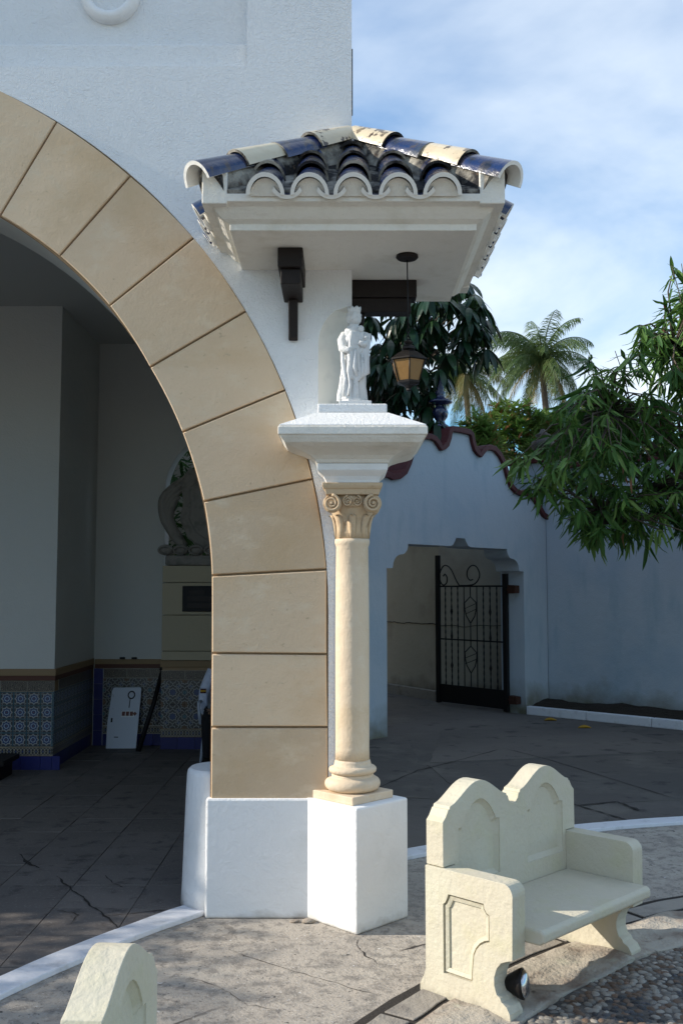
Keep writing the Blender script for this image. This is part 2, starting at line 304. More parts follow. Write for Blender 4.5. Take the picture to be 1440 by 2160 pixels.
M['asphalt'] = mat('dark_yard_paving', (.125, .112, .10), .85, [(6, .012, 5), (80, .004, 3)], var=[(.35, (.085, .078, .072), .42, .62), (1.4, (.155, .14, .12), .52, .7), (4, (.055, .05, .047), .58, .68), (30, (.30, .28, .26), .74, .77)], rand=.18)
def star_mat(name, kind):
    """glazed tile print; local tile coordinates run -0.5..0.5 through the UV map"""
    m = bpy.data.materials.new(name); m.use_nodes = True; t = m.node_tree; n = t.nodes; l = t.links; b = n['Principled BSDF']
    b.inputs['Roughness'].default_value = .35; b.inputs['Specular IOR Level'].default_value = .5
    uv = n.new('ShaderNodeUVMap'); sp = n.new('ShaderNodeSeparateXYZ'); l.new(uv.outputs[0], sp.inputs[0])
    def mth(op, a, c=None):
        q = n.new('ShaderNodeMath'); q.operation = op
        for i, s in enumerate((a, c)):
            if s is None: continue
            if isinstance(s, (int, float)): q.inputs[i].default_value = s
            else: l.new(s, q.inputs[i])
        return q.outputs[0]
    X = mth('SUBTRACT', sp.outputs[0], .5); Y = mth('SUBTRACT', sp.outputs[1], .5)
    def khatim(x, y):
        a = mth('MAXIMUM', mth('ABSOLUTE', x), mth('ABSOLUTE', y))
        c = mth('MULTIPLY', mth('MAXIMUM', mth('ABSOLUTE', mth('ADD', x, y)), mth('ABSOLUTE', mth('SUBTRACT', x, y))), .7071)
        return mth('MINIMUM', a, c)
    def band(v, c, w): return mth('LESS_THAN', mth('ABSOLUTE', mth('SUBTRACT', v, c)), w)
    cur = None
    def layer(col_, fac):
        nonlocal cur
        q = n.new('ShaderNodeMix'); q.data_type = 'RGBA'
        if cur is None: q.inputs['A'].default_value = (*base, 1)
        else: l.new(cur, q.inputs['A'])
        q.inputs['B'].default_value = (*col_, 1); l.new(fac, q.inputs['Factor']); cur = q.outputs['Result']
    white = (.27, .28, .27); blue = (.02, .045, .14); brown = (.12, .065, .03); teal = (.05, .13, .17)
    if kind == 'star':
        base = (.03, .025, .03)
        d = khatim(X, Y); XC = mth('SUBTRACT', mth('ABSOLUTE', X), .5); YC = mth('SUBTRACT', mth('ABSOLUTE', Y), .5); dc = khatim(XC, YC)
        r = mth('SQRT', mth('ADD', mth('MULTIPLY', X, X), mth('MULTIPLY', Y, Y)))
        layer(white, mth('LESS_THAN', d, .33)); layer(blue, mth('LESS_THAN', d, .25)); layer((.30, .36, .42), band(r, .17, .03)); layer(brown, mth('LESS_THAN', r, .05))
        layer(white, band(dc, .16, .016)); layer(brown, mth('LESS_THAN', dc, .10)); layer(blue, mth('LESS_THAN', dc, .06))
        layer(teal, band(mth('ABSOLUTE', X), .48, .02)); layer(teal, band(mth('ABSOLUTE', Y), .48, .02))
    elif kind == 'lattice':
        base = (.035, .03, .03)
        d = khatim(X, Y); XC = mth('SUBTRACT', mth('ABSOLUTE', X), .5); YC = mth('SUBTRACT', mth('ABSOLUTE', Y), .5); dc = khatim(XC, YC)
        X2 = mth('SUBTRACT', mth('ABSOLUTE', X), .25); Y2 = mth('SUBTRACT', mth('ABSOLUTE', Y), .25); d2 = khatim(X2, Y2)
        X3 = mth('SUBTRACT', mth('ABSOLUTE', X), .5); d3 = khatim(X3, Y); d4 = khatim(X, YC)
        layer(blue, mth('LESS_THAN', d, .10)); layer(blue, mth('LESS_THAN', d2, .05)); layer(brown, mth('LESS_THAN', dc, .1)); layer(teal, mth('LESS_THAN', d3, .06))
        for v, c, w in ((d, .13, .016), (d, .23, .014), (dc, .13, .016), (dc, .23, .014), (d2, .09, .012), (d3, .10, .014), (d4, .10, .014)): layer(white, band(v, c, w))
    elif kind == 'script':
        base = (.03, .022, .018)
        cb = n.new('ShaderNodeCombineXYZ'); l.new(mth('MULTIPLY', X, 2.4), cb.inputs[0]); l.new(mth('MULTIPLY', Y, 1.5), cb.inputs[1])
        wv = n.new('ShaderNodeTexWave'); wv.inputs['Scale'].default_value = 1.3; wv.inputs['Distortion'].default_value = 7; wv.inputs['Detail'].default_value = 1.5; wv.inputs['Detail Scale'].default_value = 2.2; l.new(cb.outputs[0], wv.inputs['Vector'])
        layer((.30, .25, .18), band(wv.outputs['Fac'], .5, .16)); layer((.30, .27, .22), mth('GREATER_THAN', mth('ABSOLUTE', Y), .45)); layer((.35, .32, .27), mth('GREATER_THAN', mth('ABSOLUTE', X), .49))
    else:  # border of interlaced hexagons
        base = (.03, .025, .02)
        cb = mth('SUBTRACT', mth('FRACT', mth('MULTIPLY', sp.outputs[0], 2), None), .5); d = khatim(cb, Y)
        cb2 = mth('SUBTRACT', mth('FRACT', mth('ADD', mth('MULTIPLY', sp.outputs[0], 2), .5), None), .5); d2 = khatim(cb2, Y)
        layer((.30, .27, .22), band(d, .28, .04)); layer((.30, .27, .22), band(d2, .28, .04)); layer((.35, .30, .22), mth('GREATER_THAN', mth('ABSOLUTE', Y), .44)); layer(blue, mth('LESS_THAN', d, .1))
    l.new(cur, b.inputs['Base Color'])
    return m
for k in ('star', 'lattice', 'script', 'border'): M['t_'+k] = star_mat('glazed_'+k+'_tile', k)

# ------------------------------------------------------------------ ground and paving
YW, YP, YS, YB = 5.81, 5.785, 5.80, 5.83       # wall face, pedestal face, stone face, joint face
CX, CY = .062, 5.81                             # the corner the column and canopy stand on
RC = Vector((4.2, 1.8, 0))                      # centre of the round forecourt
g = MB(); n_ = 24; S_ = 900
g.add([(-S_, -S_, 0), (S_, -S_, 0), (S_, S_, 0), (-S_, S_, 0)], [(0, 1, 2, 3)]); g.build('ground', M['ground'], kind='structure')
def arc_pts(r, a0, a1, n): return [(RC.x + r*math.cos(a0+(a1-a0)*i/n), RC.y + r*math.sin(a0+(a1-a0)*i/n)) for i in range(n+1)]
def ring_mesh(r0, r1, a0, a1, z0, z1, n, wob=0, seed=0):
    mb = MB(); rings = []
    for i in range(n+1):
        a = a0+(a1-a0)*i/n; c, s = math.cos(a), math.sin(a)
        w0 = wob*noise.noise((a*22, seed, 0)); w1 = wob*noise.noise((a*22, seed+9, 3))
        rings.append([(RC.x+(r0+w0)*c, RC.y+(r0+w0)*s, z0), (RC.x+(r1+w1)*c, RC.y+(r1+w1)*s, z0), (RC.x+(r1+w1)*c, RC.y+(r1+w1)*s, z1), (RC.x+(r0+w0)*c, RC.y+(r0+w0)*s, z1)])
    return mb.loft(rings, True, 0, False)
# passage floor of square slabs inside the white kerb
fl = MB(); fl.add([(-8.0, 4.2, .003), (-.2, 4.2, .003), (-.2, 12.0, .003), (-8.0, 12.0, .003)], [(0, 1, 2, 3)])
floor_root = MB(); G = .455
fr = MB()
base_poly = [(-8.0, 12.0), (-8.0, 0.0)] + []
# dirt bed below the slabs, cut to the ring
def clip_outside(poly, r):                        # keep the part of poly outside the circle (coarse, convex cells)
    res = []; n = len(poly)
    for i in range(n):
        a, b = Vector((*poly[i], 0)), Vector((*poly[(i+1) % n], 0)); da, db = (a-RC).length-r, (b-RC).length-r
        if da >= 0: res.append((a.x, a.y))
        if da*db < 0:
            lo, hi = 0., 1.
            for _ in range(30):
                md = (lo+hi)/2; q = (a.lerp(b, md)-RC).length-r
                if (q >= 0) == (da >= 0): lo = md
                else: hi = md
            p = a.lerp(b, lo); res.append((p.x, p.y))
    return res
bed = MB()
for i in range(-14, 5):
    for j in range(-6, 15):
        x0 = -1.67+G*i; y0 = 5.48+G*j
        if x0 > -.3 or y0 > 11.9: continue
        pl = clip_outside([(x0, y0), (x0+G, y0), (x0+G, y0+G), (x0, y0+G)], 6.57)
        if len(pl) >= 3: bed.add([(p[0], p[1], .004) for p in pl], [list(range(len(pl)))])
floor = bed.build('passage_floor', M['dirt'], kind='structure')
for i in range(-14, 5):
    for j in range(-6, 15):
        x0 = -1.67+G*i; y0 = 5.48+G*j; e = .003
        if x0 > -.3 or y0 > 11.9: continue
        pl = clip_outside([(x0+e, y0+e), (x0+G-e, y0+e), (x0+G-e, y0+G-e), (x0+e, y0+G-e)], 6.575)
        if len(pl) < 3: continue
        h = .013 + rnd.uniform(-.0015, .0015); sl = (rnd.uniform(-.004, .004), rnd.uniform(-.004, .004))
        MB().prism(pl, lambda u, v, d: (u, v, d if d < .01 else d+(u-x0)*sl[0]+(v-y0)*sl[1]), .005, h).build('slab', M['slab'], floor)
ring_mesh(6.41, 6.58, R(100), R(190), 0, .03, 120, .008).build('painted_kerb', M['white_line'], kind='structure', bevel=.006)
ya = MB(); o0 = arc_pts(6.50, R(40), R(137), 60); o1 = arc_pts(26, R(40), R(137), 60)
ya.add([(p[0], p[1], .003) for p in o0+o1], [(i, i+1, 62+i, 61+i) for i in range(60)]).build('yard_paving', M['asphalt'], kind='structure')
for k, (pl, dz) in enumerate((([(1.2, 8.6), (4.6, 9.3), (4.2, 11.6), (.9, 10.7)], .007), ([(-.1, 9.2), (.85, 9.0), (.82, 12.3), (.2, 12.1)], .008), ([(.95, 10.85), (4.1, 11.7), (3.6, 13.8), (1.3, 13.3)], .0075), ([(4.75, 8.9), (7.5, 9.2), (7, 12), (4.3, 11.7)], .007))):
    pts = []
    for i in range(4):
        a_, b_ = Vector((*pl[i], 0)), Vector((*pl[(i+1) % 4], 0))
        for j in range(14): q = a_.lerp(b_, j/14); pts.append((q.x+.05*noise.noise(q*3), q.y+.05*noise.noise(q*3+Vector((7, 0, 0)))))
    MB().prism(pts, lambda u, v, d: (u, v, d), .0031, dz).build('patch', M['asphalt'], bpy.data.objects['yard_paving'])
# drain kerb: dark joint with weathered kerb stones
joint = ring_mesh(4.66, 4.90, R(85), R(185), 0, .004, 100, .012, 4).build('drain_joint', M['dirt'], kind='structure')
a = 86
while a < 184:
    da = rnd.uniform(7, 10)
    ring_mesh(4.70, 4.845, R(a), R(a+da-.35), .004, .012+rnd.uniform(-.003, .004), 10, .014, a).build('kerb_stone', M['kerb'], joint, bevel=.008)
    a += da
# rough footing under the benches
fb = MB(); nr, na = 14, 150; vv = []
for i in range(na+1):
    a = R(95+88*i/na)
    for k in range(nr+1):
        r = 4.30+.38*k/nr + .03*noise.noise((a*14, 0, 1))*(1 if k == 0 else 0)
        p = Vector((RC.x+r*math.cos(a), RC.y+r*math.sin(a), 0)); h = .018+.022*noise.noise(p*3.2)+.012*noise.noise(p*9)+.006*noise.noise(p*25)
        vv.append((p.x, p.y, max(.005, h) if 0 < k < nr else (.004 if k else max(.012, h*.8))))
fb.add(vv, [(i*(nr+1)+k, (i+1)*(nr+1)+k, (i+1)*(nr+1)+k+1, i*(nr+1)+k+1) for i in range(na) for k in range(nr)], 0, True)
fb.add([(v[0], v[1], 0) for v in vv[0::nr+1]] + [vv[i*(nr+1)] for i in range(na+1)], [(i, i+1, na+2+i, na+1+i) for i in range(na)])
fb.build('concrete_footing', M['apron'], kind='structure')
# pebble mosaic
pb = [(RC.x, RC.y)] + arc_pts(4.34, R(95), R(183), 60)
mosaic = MB().add([(p[0], p[1], .004) for p in pb], [list(range(len(pb)))]).build('pebble_mosaic', M['mosaic_bed'], kind='structure')
peb_me = []
for k in range(5):
    mb = MB(); q = Vector((k*3.1, 0, 0)); mb.ball((0, 0, 0), (1, .74, .34), 8, 5, fn=lambda d: 1+.22*noise.noise(d*1.3+q)); peb_me.append(mb)
pebs = []
y = 2.8
while y < 5.9:
    x = .2+rnd.uniform(0, .04)
    while x < 3.2:
        p = Vector((x+rnd.uniform(-.012, .012), y+rnd.uniform(-.012, .012), 0)); r = (p-RC).length
        px_, py_ = depth_px(p)
        if r < 4.30 and px_ < 1900 and py_ < 2700:
            an = math.degrees(math.atan2(p.y-RC.y, p.x-RC.x)); w = noise.noise(p*4)*.05
            light = r+w > 4.12 or (3.62 < r+w < 3.72) or abs(((an*1.9+r*26) % 34)-17) < 3.2
            ty = rnd.random(); kk = ('peb_l' if ty < .75 else 'peb_t') if light else ('peb_d' if ty < .66 else 'peb_t' if ty < .92 else 'peb_l')
            pebs.append((p, kk, rnd.uniform(.016, .026)*(1.1 if light else 1), rnd.uniform(0, 6.3), rnd.randrange(5)))
        x += .039
    y += .034
def peb_key(q):
    x_, y_ = depth_px(q[0]); return (0 if x_ < 1450 and y_ < 2170 else 1, -q[2]/max(1, q[0].y))
pebs.sort(key=peb_key)
pm = {(k, s): peb_me[k].mesh('pebble', M[s]) for k in range(5) for s in ('peb_l', 'peb_t', 'peb_d')}
rest = MB(); RM = ['peb_l', 'peb_t', 'peb_d']
for i, (p, kk, s, a, k) in enumerate(pebs):
    mt = Matrix.Translation((p.x, p.y, .002)) @ Matrix.Rotation(a, 4, 'Z') @ Matrix.Scale(s, 4)
    if i < 290: link('pebble', pm[(k, kk)], mosaic, mat4=mt)
    else: rest.add([mt @ Vector(v) for v in peb_me[k].v], peb_me[k].f, RM.index(kk), True)
rest.build('pebble_field', [M[q] for q in RM], mosaic, kind='stuff', fix=False)

def crack(parent, pts, z, w):
    P_c = []
    for i in range(len(pts)-1):
        for k in range(8):
            t = k/8; q = at_z(pts[i][0]+(pts[i+1][0]-pts[i][0])*t, pts[i][1]+(pts[i+1][1]-pts[i][1])*t, z)
            P_c.append(q+Vector((noise.noise(q*17)*.016, noise.noise(q*17+Vector((9, 0, 0)))*.016, 0)))
    mb = MB(); L_c = []; n = len(P_c)
    for i, q in enumerate(P_c):
        tg = (P_c[min(i+1, n-1)]-P_c[max(i-1, 0)]).normalized(); sd_ = Vector((-tg.y, tg.x, 0)); ww = w*(.25+abs(noise.noise(q*11+Vector((0, 3, 0))))*2)*min(1, 6*(1-abs(2*i/(n-1)-1))+.2); L_c.append([q-sd_*ww, q+sd_*ww])
    mb.loft(L_c, False, 0, False, False); return mb.build('crack', M['dirt'], parent, fix=False)
for pts, w in (([(40, 1800), (62, 1822), (92, 1832)], .012), ([(120, 1848), (150, 1874), (176, 1893), (200, 1915), (222, 1932), (258, 1962)], .008), ([(222, 1930), (265, 1928), (320, 1921), (372, 1917)], .005), ([(222, 1845), (238, 1862), (262, 1873)], .004), ([(118, 1920), (150, 1925), (165, 1930), (150, 1950)], .004)): crack(floor, pts, .0165, w)
gr_ = bpy.data.objects['ground']
for pts, w in (([(754, 1976), (757, 2004), (782, 2022), (803, 2038)], .003), ([(480, 2002), (560, 2030), (690, 2068), (815, 2105)], .003), ([(560, 1895), (600, 1905), (640, 1910)], .003), ([(400, 2060), (470, 2085), (520, 2120), (600, 2130)], .002)): crack(gr_, pts, .002, w)
for pts, w in (([(800, 1660), (880, 1625), (980, 1600), (1060, 1578)], .012), ([(1060, 1578), (1150, 1600), (1280, 1640), (1440, 1690)], .010), ([(1190, 1690), (1290, 1720), (1340, 1735)], .010), ([(1210, 1700), (1300, 1690), (1355, 1712)], .02)): crack(bpy.data.objects['yard_paving'], pts, .0095, w)

# ------------------------------------------------------------------ arch building
bld = thing('arch_building', 'white stucco gateway building with a wide arch of tan stone blocks', 'building', (-3.5, 6.1, 0))
AXI, AZI, ARI = -3.41, 1.81, 2.656; AXO, AZO, ARO = -3.545, 1.726, 3.469; AM = -3.48      # inner and outer arch circles, mirror axis
def inner_pt(a): return (AXI+ARI*math.cos(a), AZI+ARI*math.sin(a))
def outer_pt(a): return (AXO+ARO*math.cos(a), AZO+ARO*math.sin(a))
mir = lambda p: (2*AM-p[0], p[1])
outer_r = [outer_pt(R(90)*i/40) for i in range(41)]; outer_r = [p for p in outer_r if p[0] > AM]
inner_r = [inner_pt(R(92)*i/40) for i in range(41)]; inner_r = [p for p in inner_r if p[0] > AM]
XO = AXO+ARO; XI = AXI+ARI; XE = .062; ZT = 8.0
mapf = lambda y: (lambda u, v, d: (u, d, v))
wl = [(XE, 2.55), (XE, 0)] ; 
ext = [(XO, 0)] + outer_r + [(AM, AZO+math.sqrt(ARO**2-(AM-AXO)**2))]
left = [mir(p) for p in ext[:-1]]
# wall skin as butted pieces so that the corner by the statue can be chamfered and the top panel sunk
pz0, pz1, pxr, pxl = 5.02, 5.19, -.575, -2.35
zc0, zc1, cw = 2.80, 3.54, .20
wall = MB()
def wp(poly, y0=YW, y1=6.40): wall.prism(poly, lambda u, v, d: (u, d, v), y0, y1)
poly = [(XE, zc1), (XE, ZT), (pxr, ZT), (pxr, pz0), (pxl, pz0), (pxl, ZT), (2*AM-pxl, ZT), (2*AM-pxl, pz0), (2*AM-pxr, pz0), (2*AM-pxr, ZT), (2*AM-XE, ZT), (2*AM-XE, 0)] + [(p[0], p[1]) for p in left] + [(p[0], p[1]) for p in reversed(ext[:-1])] + [(XE, 0), (XE, zc0), (XE-cw, zc0), (XE-cw, zc1)]
wp(poly)
wl_o = wall.build('wall', M['stucco'], bld)
# sunk panel with sloped sill
for x0, x1 in ((pxl, pxr), (2*AM-pxr, 2*AM-pxl)):
    MB().box(x0+.001, x1-.001, YW+.12, 6.40, pz0+.001, ZT).build('sunk_panel', M['stucco'], bld)
for x0, x1 in ((pxl, pxr), (2*AM-pxr, 2*AM-pxl)): MB().box(x0+.0005, x1-.0005, YW+.05, YW+.1195, pz0+.0005, pz1).build('panel_band', M['stucco'], bld, bevel=.012, seg=3)
# chamfered corner with curved stop
ch = MB(); st_ = MB(); rings = []; sr = []
for k in range(25):
    z = zc0+(zc1-zc0)*k/24; t = max(0, (z-(zc1-.24))/.24); w = cw*(math.sqrt(max(0, 1-t*t))*.985+.015)
    rings.append([(XE-w, YW+.0015, z), (XE, YW+w*.9, z), (XE, 6.40, z), (XE-w, 6.40, z)]); sr.append([(XE-cw, YW+.0005, z), (XE-w, YW+.0005, z), (XE-w, 6.39, z), (XE-cw, 6.39, z)])
ch.loft(rings, True, 0, False).build('chamfered_corner', M['smooth_plaster'], bld)
st_.loft(sr, True, 0, False).build('chamfer_stop', M['stucco'], bld)
# round medallion in the panel
mdl = MB(); mc = at_y(233, -14, YW+.10); prof = []
for i in range(49):
    a = 2*PI*i/48; prof.append(a)
rr = [(.185, .0), (.185, -.035), (.165, -.06), (.14, -.065), (.122, -.05), (.12, -.015), (.118, 0)]
mdl.loft([[(mc.x+r*math.cos(a), YW+.119+y, mc.z+1.05*r*math.sin(a)) for a in prof[:-1]] for r, y in rr], False).build('medallion_ring', M['plaster'], bld)
# joint bed behind the stones
jb = MB()
inn = [(XI, .6)] + inner_r + [(AM, AZI+math.sqrt(ARI**2-(AM-AXI)**2))]
def band(poly_in, poly_out, y0, y1, mb):
    mb.prism(list(poly_out) + list(reversed(poly_in)), lambda u, v, d: (u, d, v), y0, y1)
e2 = [(XO, .6)] + ext[1:]
band(inn, e2, YB, 5.87, jb); band([mir(p) for p in inn], [mir(p) for p in e2], YB, 5.87, jb)
jb.build('joint_bed', M['joint'], bld)
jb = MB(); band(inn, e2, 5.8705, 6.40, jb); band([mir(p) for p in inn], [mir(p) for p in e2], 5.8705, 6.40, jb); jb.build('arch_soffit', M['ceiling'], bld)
# stones
J = [((-.751, .655), (-.073, .655)), ((-.752, 1.065), (-.076, 1.065)), ((-.753, 1.487), (-.082, 1.481)), ((-.758, 1.935), (-.083, 1.971)), ((-.81, 2.367), (-.167, 2.501)), ((-.94, 2.776), (-.33, 3.03)), ((-1.135, 3.163), (-.563, 3.506)), ((-1.38, 3.535), (-.878, 3.953)), ((-1.682, 3.837), (-1.266, 4.333)), ((-2.042, 4.084), (-1.715, 4.671)), ((-2.42, 4.275), (-2.2, 4.93)), ((-2.85, 4.40), (-2.74, 5.105)), ((-3.28, 4.455), (-3.25, 5.185))]
def ang(p, c): return math.atan2(p[1]-c[1], p[0]-c[0])
def seg(pa, pb, c, r, n=6):
    if pb[1] < c[1]+.3 and pa[1] < c[1]: return [pa, pb]
    a0, a1 = ang(pa, c), ang(pb, c); rs, re = math.dist(pa, c), math.dist(pb, c)
    return [(c[0]+(rs+(re-rs)*i/n)*math.cos(a0+(a1-a0)*i/n), c[1]+(rs+(re-rs)*i/n)*math.sin(a0+(a1-a0)*i/n)) for i in range(n+1)]
def stone(poly, parent):
    # front bevel: an inset face proud of the joint
    n = len(poly); c = (sum(p[0] for p in poly)/n, sum(p[1] for p in poly)/n)
    ins = lambda d: offset_poly(poly, d)
    mb = MB(); a = ins(.006); b = ins(.0115)
    y_ = YS+rnd.uniform(-.002, .002)
    mb.loft([[(p[0], YB+.01, p[1]) for p in a], [(p[0], y_+.006, p[1]) for p in a], [(p[0], y_, p[1]) for p in b]], True, 0, False)
    return mb.build('stone', M['ashlar'], parent)
def offset_poly(poly, d):
    n = len(poly); A = sum(poly[i][0]*poly[(i+1) % n][1]-poly[(i+1) % n][0]*poly[i][1] for i in range(n)); s = 1 if A > 0 else -1; res = []
    for i in range(n):
        p0, p, p1 = Vector(poly[i-1]), Vector(poly[i]), Vector(poly[(i+1) % n])
        e0 = (p-p0).normalized(); e1 = (p1-p).normalized(); n0 = Vector((-e0.y, e0.x))*s; n1 = Vector((-e1.y, e1.x))*s
        bis = n0+n1; k = d/max(.25, (1+n0.dot(n1))); q = p+bis*k; res.append((q.x, q.y))
    return res
for i in range(len(J)-1):
    (a0, b0), (a1, b1) = J[i], J[i+1]
    poly = seg(a0, a1, (AXI, AZI), ARI) + list(reversed(seg(b0, b1, (AXO, AZO), ARO)))
    stone(poly, bld)
    stone([mir(p) for p in reversed(poly)], bld)
key = [J[-1][0], J[-1][1], mir(J[-1][1]), mir(J[-1][0])]; stone(key, bld)
# pier pedestal, round guard post and back pier
MB().box(-.772, .05, YP, 6.42, 0, .665).build('pedestal', M['plaster'], bld, bevel=.012)
MB().box(2*AM-.05, 2*AM+.772, YP, 6.42, 0, .665).build('pedestal', M['plaster'], bld, bevel=.012)
gp = MB(); cxp, cyp = -.715, 6.06
gp.lathe([(.235, 0), (.228, .12), (.212, .6), (.205, .76), (.20, .785), (.185, .80)], (cxp, cyp, 0), 40, smooth=True)
gp.build('guard_post', M['plaster'], bld, bevel=0)
# passage: ceiling, roof mass, side and back walls
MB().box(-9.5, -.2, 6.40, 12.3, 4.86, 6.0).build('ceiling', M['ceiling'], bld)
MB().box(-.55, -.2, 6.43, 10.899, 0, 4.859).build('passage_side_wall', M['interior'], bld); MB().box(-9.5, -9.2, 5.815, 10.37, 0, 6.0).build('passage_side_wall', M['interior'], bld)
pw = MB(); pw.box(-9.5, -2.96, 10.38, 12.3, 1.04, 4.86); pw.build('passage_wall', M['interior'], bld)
MB().box(-9.4, -2.985, 10.405, 12.29, 0, 1.0395).build('wainscot_core', M['joint'], bld)
# back wall with arched window
BY = 12.0; wx0, wx1, wz0, wzs = -2.13, -.75, 2.0, 3.06
bw = MB(); cxw = (wx0+wx1)/2; rw = (wx1-wx0)/2
archp = [(cxw-rw*math.cos(PI*i/20), wzs+rw*1.02*math.sin(PI*i/20)) for i in range(21)]
bw.prism([(-2.958, 0), (-2.958, 4.86), (-.2, 4.86), (-.2, 0), (wx1, 0), (wx1, wz0)] + list(reversed(archp)) + [(wx0, wz0), (wx0, 0)], lambda u, v, d: (u, d, v), BY, BY+.28)
bw.box(wx0, wx1, BY, BY+.28, 0, wz0); bw.build('back_wall', M['interior'], bld)
MB().prism([(-.55, 0), (-.55, 4.86), (-.2, 4.86), (-.2, 0)], lambda u, v, d: (u, d, v), 10.9, 11.998).build('back_pier', M['interior'], bld)

# wainscot tiles: shared meshes with a print
def tile_mesh(name, w, h, m, th=.008):
    mb = MB(); b = .0018
    mb.loft([[(-w/2, 0, -h/2), (w/2, 0, -h/2), (w/2, 0, h/2), (-w/2, 0, h/2)], [(-w/2, -th+b, -h/2), (w/2, -th+b, -h/2), (w/2, -th+b, h/2), (-w/2, -th+b, h/2)], [(-w/2+b, -th, -h/2+b), (w/2-b, -th, -h/2+b), (w/2-b, -th, h/2-b), (-w/2+b, -th, h/2-b)]], True, 0, False)
    me = mb.mesh(name, M[m]); uvl = me.uv_layers.new()
    for lp in me.loops:
        c = me.vertices[lp.vertex_index].co; uvl.data[lp.index].uv = (c.x/w+.5, c.z/h+.5)
    return me
TS = .139
tm = {'star': tile_mesh('star_tile', TS-.002, TS-.002, 't_star'), 'lattice': tile_mesh('lattice_tile', .277, .277, 't_lattice'), 'script': tile_mesh('script_tile', .276, .112, 't_script'), 'border': tile_mesh('border_tile', .137, .088, 't_border'), 'blue': tile_mesh('blue_tile', .198, .148, 'blue_tile'), 'bluev': tile_mesh('blue_tile_upright', .108, .18, 'blue_tile')}
def wainscot(parent, P, U, length, kind, first=0):
    """P lower corner, U horizontal unit vector along the face; tiles face the side left of U turned clockwise"""
    U = Vector(U).normalized(); nrm = Vector((U.y, -U.x, 0)); Rm = Matrix((( U.x, -nrm.x, 0, 0), (U.y, -nrm.y, 0, 0), (0, 0, 1, 0), (0, 0, 0, 1)))
    def put(nm, u, z): inst(nm[0], tm[nm[1]], parent, Matrix.Translation(Vector(P)+U*u+Vector((0, 0, z))) @ Rm)
    k = 0
    while .1+.2*k < length+.02: put(('blue_tile', 'blue'), .1+.2*k, .075); k += 1
    k = 0
    while .0695+.139*k < length: put(('border_tile', 'border'), .0695+.139*k, .197); k += 1
    if kind == 'star':
        for r_ in range(4):
            k = 0
            while TS/2+TS*k < length: put(('star_tile', 'star'), TS/2+TS*k, .247+TS/2+TS*r_); k += 1
    else:
        for r_ in range(2):
            k = 0
            while .278*(k+1) < length+.02: put(('lattice_tile', 'lattice'), .139+.278*k, .247+.139+.278*r_); k += 1
    ns_ = int(length/.278+.02)
    for k in range(ns_): put(('script_tile', 'script'), length-.139-.278*k, .862)
wains = bld
wainscot(wains, (-2.96-.139*11, 10.40, 0), (1, 0, 0), .139*11, 'star')
wainscot(wains, (-2.98, 10.385, 0), (0, 1, 0), 1.6, 'star')
wainscot(wains, (-2.835, BY-.001, 0), (1, 0, 0), .834, 'lattice')
for k in range(5): inst('blue_tile', tm['bluev'], wains, Matrix.Translation((-2.895, BY-.001, .1+.182*k)))
def trim_run(y0, y1, x0, x1): 
    MB().box(x0, x1, y0, y1, .955, 1.035).build('trim', M['trim'], bld, bevel=.006); MB().box(x0, x1, y0+.006, y1, .922, .9549).build('trim_line', M['redline'], bld)
MB().box(-4.6, -2.942, 10.362, 10.379, .97, 1.04).build('trim', M['trim'], bld, bevel=.005)
MB().box(-4.6, -2.948, 10.368, 10.404, .922, .9699).build('trim_line', M['redline'], bld)
MB().box(-2.959, -2.942, 10.38, 11.97, .97, 1.04).build('trim', M['trim'], bld, bevel=.005)
MB().box(-2.984, -2.948, 10.405, 11.975, .922, .9699).build('trim_line', M['redline'], bld)
MB().box(-2.941, -2.12, BY-.018, BY-.0005, .97, 1.03).build('trim', M['trim'], bld, bevel=.005)
MB().box(-2.941, -2.12, BY-.012, BY-.0005, .922, .9699).build('trim_line', M['redline'], bld)

# ------------------------------------------------------------------ corner column with pedestal and cap
colm = thing('corner_column', 'tan column with scroll capital on a white diagonal pedestal at the arch corner', 'column', (CX, CY, 0))
hd = .415
rot45 = lambda p: Vector((CX+(p.x*.7071-p.y*.7071), CY+(p.x*.7071+p.y*.7071), p.z))
hs = hd*.7071*.72
MB().box(-.211, .211, -.211, .211, 0, .668, tr=lambda p: rot45(p)+Vector((.02, .0, 0))).build('pedestal', M['plaster'], colm, bevel=.012)
MB().box(-.165, .165, -.165, .165, .668, .712, tr=rot45).build('plinth', M['column'], colm, bevel=.005)
bp = [(.10, .712)]
for i in range(9): t = -PI/2+PI*i/8; bp.append((.120+.040*math.cos(t), .750+.038*math.sin(t)))
bp += [(.122, .795), (.118, .805)]
for i in range(7): t = -PI/2+PI*i/6; bp.append((.112+.026*math.cos(t), .829+.022*math.sin(t)))
bp += [(.108, .853), (.104, .87), (.099, .885)]
wobf = lambda a, z: 1+.012*math.sin(3*a+z*9)
MB().lathe(bp, (CX, CY, 0), 40, fn=wobf).build('base', M['column'], colm)
MB().lathe([(.099, .885), (.0975, .95), (.0985, 1.3), (.099, 1.6), (.097, 1.9), (.094, 2.10), (.100, 2.115), (.103, 2.13), (.100, 2.147), (.09, 2.148)], (CX, CY, 0), 40, fn=lambda a, z: 1+.008*noise.noise((math.cos(a)*1.5, math.sin(a)*1.5, z*3))).build('shaft', M['column'], colm)
